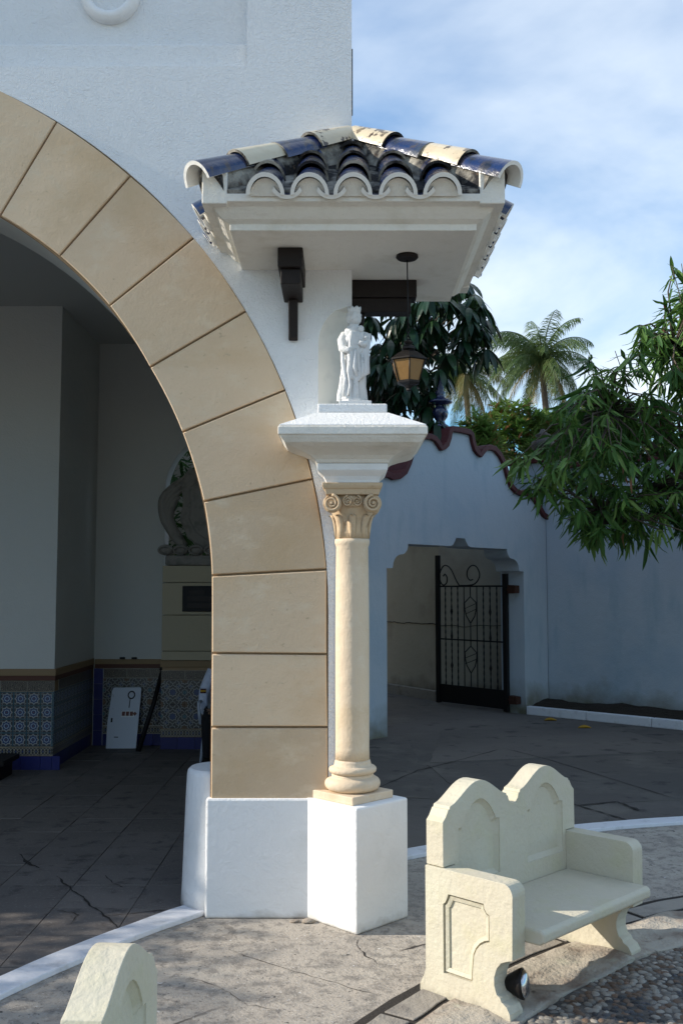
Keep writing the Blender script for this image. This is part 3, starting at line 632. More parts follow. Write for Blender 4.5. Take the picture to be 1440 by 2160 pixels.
# capital
cap = MB(); bell = [(.088, 2.148), (.090, 2.20), (.096, 2.25), (.108, 2.29), (.125, 2.32), (.135, 2.37), (.13, 2.40)]
cap.lathe(bell, (CX, CY, 0), 64, fn=lambda a, z: 1+(.075*abs(math.cos(4*a)) if z < 2.30 else 0)).build('capital_bell', M['capital'], colm)
cl = MB()
for k in range(8):
    a = PI/2+k*PI/4; d = Vector((math.cos(a), math.sin(a), 0)); w = Vector((-d.y, d.x, 0)); rings = []
    for (r, z, hw) in ((.092, 2.150, .018), (.098, 2.20, .024), (.104, 2.24, .026), (.113, 2.27, .025), (.124, 2.285, .018), (.128, 2.28, .008)):
        c = Vector((CX, CY, z))+d*r; rings.append([c-w*hw-d*.006, c-w*hw*.5+d*.006, c+d*.010, c+w*hw*.5+d*.006, c+w*hw-d*.006, c-d*.012])
    cl.loft(rings)
cl.build('leaf_band', M['capital'], colm)
def volute(name, c, ax, r, parent, depth=.03, hand=1):
    ax = Vector(ax).normalized(); up = Vector((0, 0, 1)); sd_ = up.cross(ax).normalized()*hand; c = Vector(c); mb = MB()
    ring = lambda rad, off: [c+ax*off+(sd_*math.cos(2*PI*i/24)+up*math.sin(2*PI*i/24))*rad for i in range(24)]
    mb.loft([ring(r*.9, -depth), ring(r, -depth*.5), ring(r*.97, -.012), ring(r*.85, -.010)])
    pts = []
    for i in range(44):
        th = i/43*4.2*PI; q = r*(.90-.80*i/43); pts.append(c+ax*.002+(sd_*math.cos(th+1.6)+up*math.sin(th+1.6))*q)
    mb.tube(pts, [r*.17*(1-.5*i/43) for i in range(44)], 6)
    mb.ball(c+ax*.003, r*.16, 8, 6)
    return mb.build(name, M['capital'], parent)
for (nx, ny) in ((0, -1), (1, 0), (-1, 0), (0, 1)):
    nv = Vector((nx, ny, 0)); tv = Vector((-ny, nx, 0))
    for s in (-1, 1):
        if ny: volute('volute', Vector((CX, CY, 2.345))+nv*.150+tv*s*.118, nv+tv*s*.15, .054, colm, .05, s)
        volute('helix', Vector((CX, CY, 2.358))+nv*.148+tv*s*.026, nv+tv*s*.55, .034, colm, .035, -s)
ab = MB(); hw = .165
ab.loft([[(CX+sx*h, CY+sy*h, z) for sx, sy in ((-1, -1), (1, -1), (1, 1), (-1, 1))] for h, z in ((.152, 2.395), (.158, 2.425), (.166, 2.432), (.172, 2.445), (.172, 2.462), (.15, 2.463))], True, 0, False)
ab.build('abacus', M['capital'], colm, bevel=.004)
# white impost block and flared slab
sq = lambda h, z: [(CX+sx*h, CY+sy*h, z) for sx, sy in ((-1, -1), (1, -1), (1, 1), (-1, 1))]
imp = [(.150, 2.4635), (.153, 2.478), (.165, 2.50), (.188, 2.520), (.196, 2.528), (.200, 2.532), (.200, 2.565), (.196, 2.57)]
MB().loft([sq(h, z) for h, z in imp], True, 0, False).build('impost', M['plaster'], colm, bevel=.003)
slabp = [(.205, 2.5705), (.215, 2.59), (.24, 2.61), (.285, 2.63), (.34, 2.648), (.375, 2.665), (.395, 2.69), (.400, 2.70), (.410, 2.703), (.410, 2.745), (.404, 2.752)]
MB().loft([sq(h, z) for h, z in slabp] , True, 0, False).build('flared_slab', M['canopy'], colm, bevel=.004)
topm = MB().loft([sq(.4035, 2.7525), sq(.402, 2.758), sq(.205, 2.858), sq(.2, 2.859)], True, 0, False)
topm.build('slab_top', M['stucco'], colm, bevel=.006)
topz = 2.912
MB().loft([sq(.198, 2.8595), sq(.198, topz)], True, 0, False).build('top_block', M['stucco'], colm, bevel=.008)

# ------------------------------------------------------------------ corner canopy
can = thing('corner_canopy', 'white corner canopy with blue and cream barrel tiles hanging on the arch wall', 'canopy', (CX, CY, 3.7))
ZS = 3.755
cp = [(.655, ZS), (.655, ZS+.034), (.668, ZS+.040), (.690, ZS+.05), (.715, ZS+.072), (.738, ZS+.098), (.765, ZS+.105), (.785, ZS+.108), (.785, 3.905)]
MB().loft([sq(h, z) for h, z in cp], True, 0, False).build('cornice', M['canopy'], can, bevel=.004)
RE, ZE, KS = .785, 3.9055, .70
rz = lambda d: ZE+(RE-d)*KS
MB().loft([sq(.783, ZE), sq(.783, ZE+.02), sq(.03, rz(.03)), sq(.01, rz(.02))], True, 0, False).build('roof_bed', M['mortar'], can)
def barrel(name, length, r0, r1, mats, th=.013, sag=0, na=14, half=PI/2, rim=True):
    """half tube along +Y from the low end, open side down"""
    mb = MB(); ny = 3
    for k in range(ny+1): pass
    def pt(r, a, y): return (r*math.sin(a), y, r*math.cos(a)*1.12)
    O_ = []; I_ = []
    for k in range(ny+1):
        y = length*k/ny; r = r0+(r1-r0)*k/ny
        O_.append([pt(r, -half+2*half*i/na, y) for i in range(na+1)]); I_.append([pt(r-th, -half+2*half*i/na, y) for i in range(na+1)])
    mb.loft(O_, False, 0, True, False); mb.loft(I_, False, 1, True, False)
    for A_, B_ in ((O_[0], I_[0]), (O_[-1], I_[-1])): mb.add(A_+B_, [(i, i+1, na+2+i, na+1+i) for i in range(na)], 1)
    for e in (0, na): mb.add([r_[e] for r_ in O_]+[r_[e] for r_ in I_], [(k, k+1, ny+2+k, ny+1+k) for k in range(ny)], 1)
    return mb.mesh(name, mats)
TL = .34
bt = {'eave': barrel('eave_tile', TL, .100, .082, [M['blue_glaze'], M['tile_white']], th=.020), 'up': barrel('upper_tile', TL, .095, .08, [M['blue_glaze'], M['mortar']]),
      'hip_b': barrel('hip_tile', .36, .098, .078, [M['blue_glaze'], M['mortar']]), 'hip_be': barrel('hip_tile_end', .36, .100, .08, [M['blue_glaze'], M['tile_white']], th=.018), 'hip_c': barrel('hip_tile_cream', .36, .098, .078, [M['cream_glaze'], M['mortar']]), 'hip_p': barrel('hip_tile_plain', .36, .098, .078, [M['cream_plain'], M['mortar']])}
def pan_mesh():
    mb = MB(); na = 10; r = .072; Lp = .7; th = .020; A_ = []; B_ = []
    for y in (0, .35, .7):
        A_.append([(r*math.sin(-1.15+2.3*i/na), y, r-r*math.cos(-1.15+2.3*i/na)) for i in range(na+1)]); B_.append([(p[0]*1.18, p[1], p[2]-th) for p in A_[-1]])
    mb.loft(A_, False, 0, True, False); mb.loft(B_, False, 1, True, False); mb.add(A_[0]+B_[0], [(i, i+1, na+2+i, na+1+i) for i in range(na)], 1)
    return mb
pan_b = pan_mesh()
def scaled_pan(L_):
    mb = MB(); mb.v = [(p[0], p[1]*L_/.7, p[2]) for p in pan_b.v]; mb.f = pan_b.f; mb.m = pan_b.m; mb.sm = pan_b.sm; return mb.mesh('pan_tile', [M['blue_glaze'], M['tile_white']])
sl_a = math.atan(KS); SPC = .228
plug = MB(); plug.prism([(.080*math.sin(a), .080*1.12*math.cos(a)-.012) for a in [-PI/2+PI*i/12 for i in range(13)]], lambda u, v, d: (u, d, v), .03, .10); plug_me = plug.mesh('mortar_plug', M['canopy'])
def side(ang_, rows, lim=None):
    Rz = Matrix.Translation((CX, CY, 0)) @ Matrix.Rotation(ang_, 4, 'Z')
    for o in rows:
        start = .045; run = RE-abs(o)
        nt_ = 0; s = -start
        while True:
            d = RE-s                                    # distance from centre of the tile's low end
            if s > .05 and s+.12 > run: break
            kind = 'eave' if nt_ == 0 else 'up'
            z = ZE+s*KS+.005+.010*(nt_ > 0)
            Mx = Rz @ Matrix.Translation((o+rnd.uniform(-.004, .004), -d, z)) @ Matrix.Rotation(sl_a-.05, 4, 'X') @ Matrix.Rotation(rnd.uniform(-.03, .03), 4, 'Z')
            lim_ = (run-s+.05)/math.cos(sl_a)/TL
            if nt_ > 0 and lim_ < 1: Mx = Mx @ Matrix.Diagonal((1, max(.3, lim_), 1, 1))
            t = inst('roof_tile', bt[kind], can, Mx)
            if nt_ == 0: inst('mortar_plug', plug_me, can, Mx)
            nt_ += 1; s += (TL-.06)*math.cos(sl_a)
    xs = sorted(set([round(o+sgn*SPC/2, 3) for o in rows for sgn in (-1, 1)]))
    for o in xs:
        if abs(o) > .5: continue
        run = RE-abs(o); Lp = max(.14, (run+.04)/math.cos(sl_a))
        Mx = Rz @ Matrix.Translation((o, -(RE+.035), ZE-.030+.006)) @ Matrix.Rotation(sl_a, 4, 'X')
        inst('pan_tile', scaled_pan(Lp), can, Mx)
rows = [-2*SPC, -SPC, 0, SPC, 2*SPC]
side(0, rows); side(PI/2, rows); side(-PI/2, [0.0, SPC, 2*SPC])
# hips
for (sx, sy, kinds, sd2) in ((-1, -1, ('hip_be', 'hip_p', 'hip_b', 'hip_c'), 0), (1, -1, ('hip_be', 'hip_c', 'hip_b', 'hip_c'), 0), (1, 1, ('hip_be', 'hip_c', 'hip_b'), 0)):
    A0 = Vector((CX+sx*RE, CY+sy*RE, ZE)); T0 = Vector((CX, CY, rz(0))); dr = (T0-A0); Lh = dr.length; dn = dr.normalized(); w = Vector((-dn.y, dn.x, 0)).normalized(); un = w.cross(dn)*-1
    if un.z < 0: un = -un
    hm = MB(); rings = []
    for i in range(9):
        c = A0.lerp(T0, .06+.92*i/8); q = [c+w*x+un*zv for x, zv in ((-.085, -.06), (-.075, .05), (-.05, .095), (0, .12), (.05, .095), (.075, .05), (.085, -.06))]
        rings.append([p+Vector((noise.noise(p*9), noise.noise(p*9+Vector((5, 0, 0))), 0))*.012 for p in q])
    hm.loft(rings, True, 0, False).build('hip_mortar', M['mortar'], can)
    cb_ = MB(); x0, x1 = sorted((CX+sx*.786, CX+sx*.655)); y0, y1 = sorted((CY+sy*.786, CY+sy*.655))
    cb_.box(x0, x1, y0, y1, 3.85, 4.035).build('corner_block', M['canopy'], can, bevel=.006)
    for k, kd in enumerate(kinds):
        s0 = -.005+.305*k
        c = A0+dn*s0+un*(.055+.012*(k % 2)+.004*k)
        yv = (dn+un*.03).normalized(); zv = (un-yv*un.dot(yv)).normalized(); xv = yv.cross(zv)
        Mx = Matrix(((xv.x, yv.x, zv.x, c.x), (xv.y, yv.y, zv.y, c.y), (xv.z, yv.z, zv.z, c.z), (0, 0, 0, 1)))
        inst('hip_tile', bt[kd], can, Mx)
def smooth(pts, n=6):
    pts = [Vector(p) for p in pts]; P_s = [pts[0]*2-pts[1]]+pts+[pts[-1]*2-pts[-2]]; res = []
    for i in range(1, len(P_s)-2):
        for k in range(n):
            t = k/n; a, b, c, d = P_s[i-1], P_s[i], P_s[i+1], P_s[i+2]
            res.append(.5*((2*b)+(c-a)*t+(2*a-5*b+4*c-d)*t*t+(3*b-a-3*c+d)*t**3))
    return res+[pts[-1]]
def lerp_list(v, n): return [v[min(int(x), len(v)-2)]+(v[min(int(x), len(v)-2)+1]-v[min(int(x), len(v)-2)])*(x-min(int(x), len(v)-2)) for x in [i*(len(v)-1)/(n-1) for i in range(n)]]
# two dark brackets
def bracket(origin, d, reach):
    d = Vector(d); w = Vector((-d.y, d.x, 0)); O_ = Vector(origin)
    mp_ = lambda q: O_ + d*q.x + w*q.y + Vector((0, 0, q.z))
    b = MB()
    b.box(0, reach, -.07, .07, -.11, -.001, tr=mp_); br = b.build('bracket', M['wood'], can, bevel=.006)
    b2 = MB(); b2.box(0, reach-.035, -.056, .056, -.20, -.1105, tr=mp_); b2.build('bracket_step', M['wood'], br, bevel=.006)
    b3 = MB(); b3.prism([(.0, -.2005), (.085, -.2005), (.075, -.27), (.05, -.37), (.045, -.42), (.03, -.435), (0, -.43)], lambda u, v, dd: mp_(Vector((u, dd, v))), -.027, .027); b3.build('bracket_tongue', M['wood'], br, bevel=.006)
bracket((-.285, YW, ZS), (0, -1, 0), .40); bracket((XE, 6.06, ZS), (1, 0, 0), .40)
for o in [q for q in bpy.data.objects if q.name.startswith('bracket')]: pass

# ------------------------------------------------------------------ hanging lantern
LX, LY = .374, 5.55
lan = thing('hanging_lantern', 'dark metal lantern with amber panes hanging on a cord under the canopy', 'lantern', (LX, LY, 3.0))
MB().lathe([(.062, ZS-.0005), (.064, ZS-.012), (.055, ZS-.022), (.02, ZS-.026)], (LX, LY, 0), 20, smooth=False).build('ceiling_rose', M['wood'], lan)
cd = MB().tube([(LX, LY, ZS-.02), (LX+.002, LY, 3.5), (LX+.004, LY, 3.33)], .0035, 6).build('cord', M['iron'], lan)
chn = MB()
for k in range(4):
    c = Vector((LX+.004, LY, 3.32-k*.022)); a = PI/2*(k % 2)
    chn.tube([c+Vector((.009*math.cos(t)*math.cos(a), .009*math.cos(t)*math.sin(a), .014*math.sin(t))) for t in [2*PI*i/10 for i in range(11)]], .003, 5)
chn.build('chain', M['iron'], lan)
lx = LX+.004
MB().lathe([(.012, 3.262), (.03, 3.25), (.018, 3.235), (.04, 3.225), (.043, 3.21), (.03, 3.203), (.045, 3.196), (.07, 3.182), (.112, 3.150), (.116, 3.142), (.108, 3.140)], (lx, LY, 0), 6, rot=R(30), smooth=False).build('lantern_roof', M['lantern_metal'], lan, bevel=.003)
rt, rb, zt, zb = .100, .066, 3.1385, 3.025
hexp = lambda r, z, a: Vector((lx+r*math.cos(a), LY+r*math.sin(a), z))
for k in range(6):
    a0, a1 = R(30)+k*PI/3, R(30)+(k+1)*PI/3
    ou = [hexp(rt, zt, a0), hexp(rt, zt, a1), hexp(rb, zb, a1), hexp(rb, zb, a0)]; inn_ = [hexp(rt-.004, zt, a0), hexp(rt-.004, zt, a1), hexp(rb-.004, zb, a1), hexp(rb-.004, zb, a0)]
    MB().loft([inn_, ou], True, 0, False).build('pane', M['amber'], lan)
    MB().tube([hexp(rt+.002, zt, a0), hexp(rb+.002, zb, a0)], .004, 6).build('rib', M['lantern_metal'], lan)
MB().lathe([(.07, 3.026), (.068, 3.014), (.045, 3.004), (.03, 3.0), (.014, 2.985), (.016, 2.975), (.004, 2.968)], (lx, LY, 0), 6, rot=R(30), smooth=False).build('lantern_base', M['lantern_metal'], lan)

# ------------------------------------------------------------------ statue
SX, SY, SZ = CX+.012, 5.72, topz
st = thing('statue', 'white statue of a crowned robed figure carrying a child on the column slab', 'statue', (SX, SY, SZ))
MB().box(SX-.088, SX+.098, SY-.085, SY+.085, SZ+.0005, SZ+.022).build('base', M['statue'], st, bevel=.004)
MB().lathe([(.088, .0225), (.088, .034), (.075, .036)], (SX, SY, SZ), 8, rot=R(22), smooth=False).build('base_step', M['statue'], st)
def drape(levels, n=72, folds=None):
    rings = []
    for (z, cx, cy, rx, ry, amp, nf, ph) in levels:
        ring = []
        for i in range(n):
            a = 2*PI*i/n; q = 1+1.5*amp*(math.sin(nf*a+ph)+.5*math.sin(2.3*nf*a+ph*2+1))+.03*noise.noise((math.cos(a)*3, math.sin(a)*3, z*30))
            ring.append((SX+cx+rx*q*math.cos(a), SY+cy+ry*q*math.sin(a), SZ+z))
        rings.append(ring)
    return rings
ctl = [(.036, -.010, 0, .083, .070, .07, 9, .2), (.06, -.012, 0, .079, .066, .10, 9, .35), (.12, -.010, 0, .070, .060, .10, 9, .5), (.20, -.004, 0, .066, .056, .085, 9, .7), (.28, .002, 0, .068, .056, .07, 8, 1.0), (.335, .002, 0, .073, .058, .05, 7, 1.3), (.39, .0, 0, .072, .056, .04, 6, 1.8), (.43, -.002, 0, .064, .050, .03, 5, 2), (.462, -.004, -.004, .045, .040, .02, 4, 2), (.482, -.002, -.008, .026, .026, 0, 4, 2), (.495, 0, -.010, .022, .022, 0, 4, 2)]
lv = []
for k in range(len(ctl)-1):
    for i in range(5): t = i/5; lv.append(tuple(p+(q-p)*t for p, q in zip(ctl[k], ctl[k+1])))
lv.append(ctl[-1])
MB().loft(drape(lv)).build('robe', M['statue'], st)
# mantle hanging over the right side
mb = MB(); rings = []
for k in range(15):
    t = k/14; z = SZ+.43-.26*t; ring = []
    for i in range(13):
        u = i/12; a = -2.2+2.3*u; rr_ = .068+.016*math.sin(u*9+t*2)+.010*math.sin(u*21)+.004*t
        ring.append((SX+.012+rr_*math.cos(a), SY-.004+rr_*.9*math.sin(a), z-.03*math.sin(u*5.5)*t))
    rings.append(ring)
mb.loft(rings, False, 0, True, False)
mo = mb.build('mantle', M['statue'], st); so = mo.modifiers.new('solid', 'SOLIDIFY'); so.thickness = .009
def limb(name, pts, rs): return MB().tube([(SX+p[0], SY+p[1], SZ+p[2]) for p in pts], rs, 10).build(name, M['statue'], st)
limb('arm', [(-.055, -.005, .43), (-.072, -.02, .385), (-.068, -.045, .335), (-.035, -.07, .315), (-.010, -.078, .335)], [.022, .027, .026, .019, .012])
limb('arm', [(.050, -.005, .43), (.066, -.025, .38), (.055, -.055, .355), (.025, -.072, .365)], [.022, .024, .021, .012])
limb('fold', [(-.070, -.03, .34), (-.066, -.05, .26), (-.05, -.062, .15), (-.062, -.058, .05)], [.010, .013, .012, .009])
limb('fold', [(-.03, -.066, .31), (-.034, -.066, .2), (-.024, -.068, .11), (-.036, -.07, .05)], [.008, .010, .010, .007])
limb('fold', [(.005, -.074, .32), (.0, -.072, .22), (.012, -.072, .17)], [.008, .012, .006])
limb('fold', [(.045, -.055, .30), (.05, -.055, .21), (.04, -.06, .16)], [.008, .011, .006])
bumpy = lambda d: 1+.13*noise.noise(d*5)+.10*noise.noise(d*11)
MB().ball((SX+.002, SY-.022, SZ+.518), (.031, .034, .040), 20, 14, fn=lambda d: 1+.10*(d.y < -.8)*(abs(d.z) < .3)).build('head', M['statue'], st)
hr = MB().ball((SX-.002, SY-.002, SZ+.527), (.045, .038, .050), 30, 20, fn=bumpy).build('hair', M['statue'], st)
cwn = MB(); n2 = 40
cwn.loft([[(SX+r*math.cos(2*PI*i/n2), SY-.004+r*math.sin(2*PI*i/n2), SZ+z+(.014*abs(math.sin(4*2*PI*i/n2)) if top else 0)) for i in range(n2)] for r, z, top in ((.034, .548, 0), (.037, .560, 0), (.041, .575, 1), (.034, .574, 1), (.030, .556, 0))], True).build('crown', M['statue'], st)
MB().loft([[(SX+.040+rx*math.cos(2*PI*i/20), SY-.045+rx*.8*math.sin(2*PI*i/20), SZ+z) for i in range(20)] for rx, z in ((.016, .350), (.024, .370), (.026, .395), (.022, .418), (.012, .434))]).build('child', M['statue'], st)
MB().ball((SX+.038, SY-.054, SZ+.447), (.018, .018, .020), 20, 14, fn=bumpy).build('child_head', M['statue'], st)
limb('child_arm', [(.058, -.05, .415), (.068, -.06, .40), (.064, -.075, .385)], [.010, .010, .008])

# ------------------------------------------------------------------ gate wall behind
P0 = Vector((.569, 12.755)); P1 = Vector((2.741, 15.065)); GU = (P1-P0).normalized(); GN = Vector((-GU.y, GU.x))   # GN points away (left-back)
if GN.y < 0: GN = -GN
gm = lambda t, z, d: (P0.x+GU.x*t+GN.x*d, P0.y+GU.y*t+GN.y*d, z)
gw = thing('gate_wall', 'tall white wall with curved maroon gable coping above an open gateway', 'wall', (P0.x, P0.y, 0))
tcen = 1.60
half_p = [(0, 4.135), (.20, 4.13), (.25, 4.10), (.275, 4.01), (.33, 3.90), (.40, 3.855), (.46, 3.83), (.52, 3.885), (.60, 3.945), (.70, 3.965), (.82, 3.955), (.95, 3.88), (1.07, 3.75), (1.16, 3.56), (1.24, 3.44), (1.36, 3.37), (1.50, 3.345), (1.58, 3.37), (1.70, 3.36), (1.85, 3.30), (2.0, 3.18), (2.12, 3.06), (2.24, 3.02)]
prof_t = [(tcen-t, z-.04) for t, z in reversed(half_p[1:])] + [(tcen, 4.135-.04)] + [(tcen+t, z-.04) for t, z in half_p[1:]]
op_r = [(.10, 2.575), (.13, 2.53), (.18, 2.475), (.24, 2.457), (1.15, 2.457)]
for i in range(1, 7): a = PI/2*i/6; op_r.append((1.15+.13*(1-math.cos(a))+.0, 2.457-.14*math.sin(a)))
for i in range(1, 7): a = PI/2*i/6; op_r.append((1.28+.18*math.sin(a), 2.317-.16*(1-math.cos(a))))
op_r += [(1.47, 2.135), (1.585, 2.13), (1.585, 0)]
opening = [(tcen+t, z) for t, z in reversed(op_r)] + [(tcen-t, z) for t, z in op_r]
tl0, tl1 = -1.2, 3.83
poly = [(tl0, 0), (tl0, 3.02-.04)] + [p for p in prof_t if p[0] > tl0] + [(tl1, 2.98), (tl1, 0)] + opening
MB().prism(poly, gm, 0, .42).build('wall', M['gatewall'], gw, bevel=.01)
cpg = MB(); rings = []
pp = [(tl0, 2.98)] + [p for p in prof_t]; 
for i, (t, z) in enumerate(pp):
    a_, b_ = Vector(pp[max(0, i-1)]), Vector(pp[min(len(pp)-1, i+1)]); tg = (b_-a_).normalized(); nn = Vector((-tg.y, tg.x))
    lo = Vector((t, z))-nn*.035; hi = Vector((t, z))+nn*.045
    rings.append([gm(lo.x, lo.y, -.05), gm(hi.x, hi.y, -.05), gm(hi.x, hi.y, .47), gm(lo.x, lo.y, .47)])
cpg.loft(rings, True, 0, False).build('coping', M['maroon'], gw, bevel=.008)
fp = gm(1.42, 4.13, .2)
fin = MB().lathe([(.11, 0), (.12, .03), (.075, .06), (.06, .10), (.10, .16), (.115, .22), (.095, .28), (.06, .31), (.07, .33), (.165, .36), (.17, .38), (.12, .41), (.07, .43), (.06, .47), (.075, .50), (.045, .54), (.055, .57), (.03, .62), (.035, .65), (.018, .70), (.004, .80)], fp, 20).build('ceramic_finial', M['navy'])
tag(fin, 'dark blue glazed finial standing on the gable of the gate wall', 'finial')
# wing wall to the right with corner pier, bed and kerb
C0 = P0+GU*tl1; RU = Vector((.715, -.70)).normalized(); RN = Vector((-RU.y, RU.x))
if RN.y < 0: RN = -RN
rm = lambda t, z, d: (C0.x+RU.x*t+RN.x*d, C0.y+RU.y*t+RN.y*d, z)
rw_ = thing('side_wall', 'long white garden wall with maroon coping behind the drooping tree', 'wall', (C0.x, C0.y, 0))
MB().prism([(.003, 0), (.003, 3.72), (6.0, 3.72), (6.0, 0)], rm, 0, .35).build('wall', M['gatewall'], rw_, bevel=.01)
MB().prism([(.0, 3.721), (.0, 3.80), (6.0, 3.80), (6.0, 3.721)], rm, -.06, .41).build('coping', M['maroon'], rw_, bevel=.01)
pier = thing('corner_pier', 'short white pier with maroon cap rising behind the gate wall', 'pier', (C0.x, C0.y, 0))
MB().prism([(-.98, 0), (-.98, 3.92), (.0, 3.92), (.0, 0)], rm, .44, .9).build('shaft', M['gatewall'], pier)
MB().prism([(-1.03, 3.921), (-1.03, 4.01), (.05, 4.01), (.05, 3.921)], rm, .39, .95).build('cap', M['maroon'], pier, bevel=.01)
up_ = rm(-.46, 4.01, .67)
tag(MB().lathe([(.13, 0), (.14, .04), (.09, .07), (.16, .14), (.20, .22), (.19, .28), (.12, .33), (.10, .36), (.13, .40), (.06, .44), (.03, .50)], up_, 18).build('stone_urn', M['urn']), 'grey brown urn on the pier above the garden wall', 'urn')
bedk = thing('planting_bed_kerb', 'low chipped white kerb edging the dark planting bed', 'kerb', (P1.x, P1.y, 0))
K0 = Vector((2.75, 15.05)); KU = Vector((.7185, -.6955)); KN = Vector((.6955, .7185))
km = lambda t, z, d: (K0.x+KU.x*t+KN.x*d, K0.y+KU.y*t+KN.y*d, z)
for i in range(5):
    MB().prism([(i*1.0+.004, 0), (i*1.0+.004, .125), (i*1.0+.996, .125), (i*1.0+.996, 0)], km, 0, .10).build('kerb_block', M['white_line'], bedk, bevel=.012)
sb = MB(); vv = []; ns, nd = 40, 8
for i in range(ns+1):
    for k in range(nd+1):
        t, d = 5.0*i/ns, .09+.50*k/nd; p = Vector(km(t, 0, d)); vv.append((p.x, p.y, .085+.10*k/nd+.05*noise.noise(p*2.5)+.02*noise.noise(p*8)))
sb.add(vv, [(i*(nd+1)+k, (i+1)*(nd+1)+k, (i+1)*(nd+1)+k+1, i*(nd+1)+k+1) for i in range(ns) for k in range(nd)], 0, True).build('planting_soil', M['soil'], kind='structure')
# walls beyond the gateway
iw = thing('inner_yard_wall', 'cracked beige wall seen through the open gateway', 'wall', (1.6, 16.9, 0))
def vwall(a, b, h, th, name, m, z0=0):
    a, b = Vector(a), Vector(b); u = (b-a).normalized(); nn = Vector((-u.y, u.x)); nn = nn if nn.y > 0 else -nn
    Ln = (b-a).length
    return MB().prism([(0, z0), (0, h), (Ln, h), (Ln, z0)], lambda t, z, d: (a.x+u.x*t+nn.x*d, a.y+u.y*t+nn.y*d, z), 0, th).build(name, M[m], iw)
vwall((-.6, 21.0), (1.66, 17.0), 3.3, .25, 'wall', 'inner'); vwall((1.663, 17.0), (4.4, 16.72), 3.3, .25, 'wall', 'inner')
vwall((-.75, 20.95), (1.565, 16.85), .16, .12, 'kerb', 'kerb')
crk = MB(); pts = []
a_, b_ = Vector((-.6, 21.0)), Vector((1.66, 17.0))
for i in range(60):
    t = i/59; q = a_.lerp(b_, t); zc = 1.27+.04*noise.noise((t*9, 0, 0))+.02*noise.noise((t*31, 0, 0)); pts.append((q.x-.006, q.y-.003, zc))
crk.tube(pts, [.006+.006*abs(noise.noise((i*.37, 2, 0))) for i in range(60)], 5)
pts = [(1.66+2.7*i/59, 17.0-.28*i/59-.004, 1.25+.05*noise.noise((i*.16, 4, 0))) for i in range(60)]; crk.tube(pts, .006, 5)
pts = [(.62+.05*noise.noise((i*.3, 1, 0)), 0, 1.3+1.2*i/30) for i in range(31)]
crk.tube([(p[0], 21.0-(p[0]+.6)/2.26*4.0-.006, p[2]) for p in pts], .005, 5)
crk.build('crack', M['dirt'], iw)

# ------------------------------------------------------------------ iron gate leaf
H0 = Vector((2.52, 15.22)); H1 = Vector((1.56, 16.42)); LU = (H1-H0).normalized(); LN = Vector((-LU.y, LU.x)); LG = (H1-H0).length
im = lambda t, z, d=0: Vector((H0.x+LU.x*t+LN.x*d, H0.y+LU.y*t+LN.y*d, z))
gate = thing('iron_gate', 'black wrought iron gate leaf with scrolls standing open in the gateway', 'gate', (H0.x, H0.y, 0))
def bar(name, t0, t1, z0, z1, th=.02): return MB().prism([(t0, z0), (t0, z1), (t1, z1), (t1, z0)], lambda t, z, d: im(t, z, d), -th, th).build(name, M['iron'], gate)
bar('post', 0, .075, .02, 2.10, .03); bar('post', LG-.065, LG, .03, 2.42, .03)
bar('rail', .0755, LG-.0655, 1.90, 1.925, .012); bar('rail', .0755, LG-.0655, 1.05, 1.072, .012); bar('kick_panel', .0755, LG-.0655, .05, .335, .008)
iz0, iz1 = .336, 1.899
nb = 9; ts = [.075+(LG-.14)*(k+1)/(nb+1) for k in range(nb)]
for k, t in enumerate(ts):
    if k == 4: continue
    if k in (3, 5): MB().tube([im(t, iz0), im(t, iz1)], .009, 6).build('bar', M['iron'], gate); continue
    nn = 60; mb = MB(); kn = (1.12, .64, 1.52) if k in (1, 7) else ()
    rr_ = [(.0105+.003*math.sin(i*1.6))+sum(.014*math.exp(-((iz0+(iz1-iz0)*i/nn-z)/.03)**2) for z in kn) for i in range(nn+1)]
    mb.tube([im(t, iz0+(iz1-iz0)*i/nn) for i in range(nn+1)], rr_, 6).build('twisted_bar', M['iron'], gate)
tm_ = ts[4]; wv_ = (ts[5]-ts[3])/2-.012
for zb_ in (.55, 1.33):
    zlo, zhi = zb_, zb_+.42; mb = MB()
    for s in (-1, 1):
        mb.tube([im(tm_, zhi), im(tm_+s*wv_, zhi-.10), im(tm_+s*wv_*.97, zhi-.20), im(tm_+s*wv_*.7, zhi-.31), im(tm_, zlo)], .009, 6)
    for q in (.13, .22): mb.tube([im(tm_-wv_*.92, zhi-q+.02), im(tm_+wv_*.92, zhi-q-.06)], .006, 5)
    mb.build('leaf_motif', M['iron'], gate)
MB().tube([im(tm_, iz0), im(tm_, .55)], .009, 6).build('bar', M['iron'], gate); MB().tube([im(tm_, .97), im(tm_, 1.33)], .009, 6).build('bar', M['iron'], gate); MB().tube([im(tm_, 1.75), im(tm_, iz1)], .009, 6).build('bar', M['iron'], gate)
def spiral(c, r, a0, turns, sgn, n=36): return [im(c[0]+sgn*(r*(1-.82*i/n))*math.cos(a0+turns*2*PI*i/n), c[1]+(r*(1-.82*i/n))*math.sin(a0+turns*2*PI*i/n)) for i in range(n+1)]
s1 = MB(); cL = (LG-.20, 2.07)
s1.tube(smooth([im(LG-.52, 1.925), im(LG-.44, 2.03), im(LG-.36, 2.16), im(LG-.28, 2.235), im(LG-.18, 2.25), im(LG-.10, 2.17), im(LG-.075, 2.06), im(LG-.11, 1.965), im(LG-.18, 1.935), im(LG-.24, 1.98), im(LG-.245, 2.06), im(LG-.20, 2.11), im(LG-.16, 2.08)]), .011, 6).build('scroll', M['iron'], gate)
cr_ = (LG-.84, 2.08)
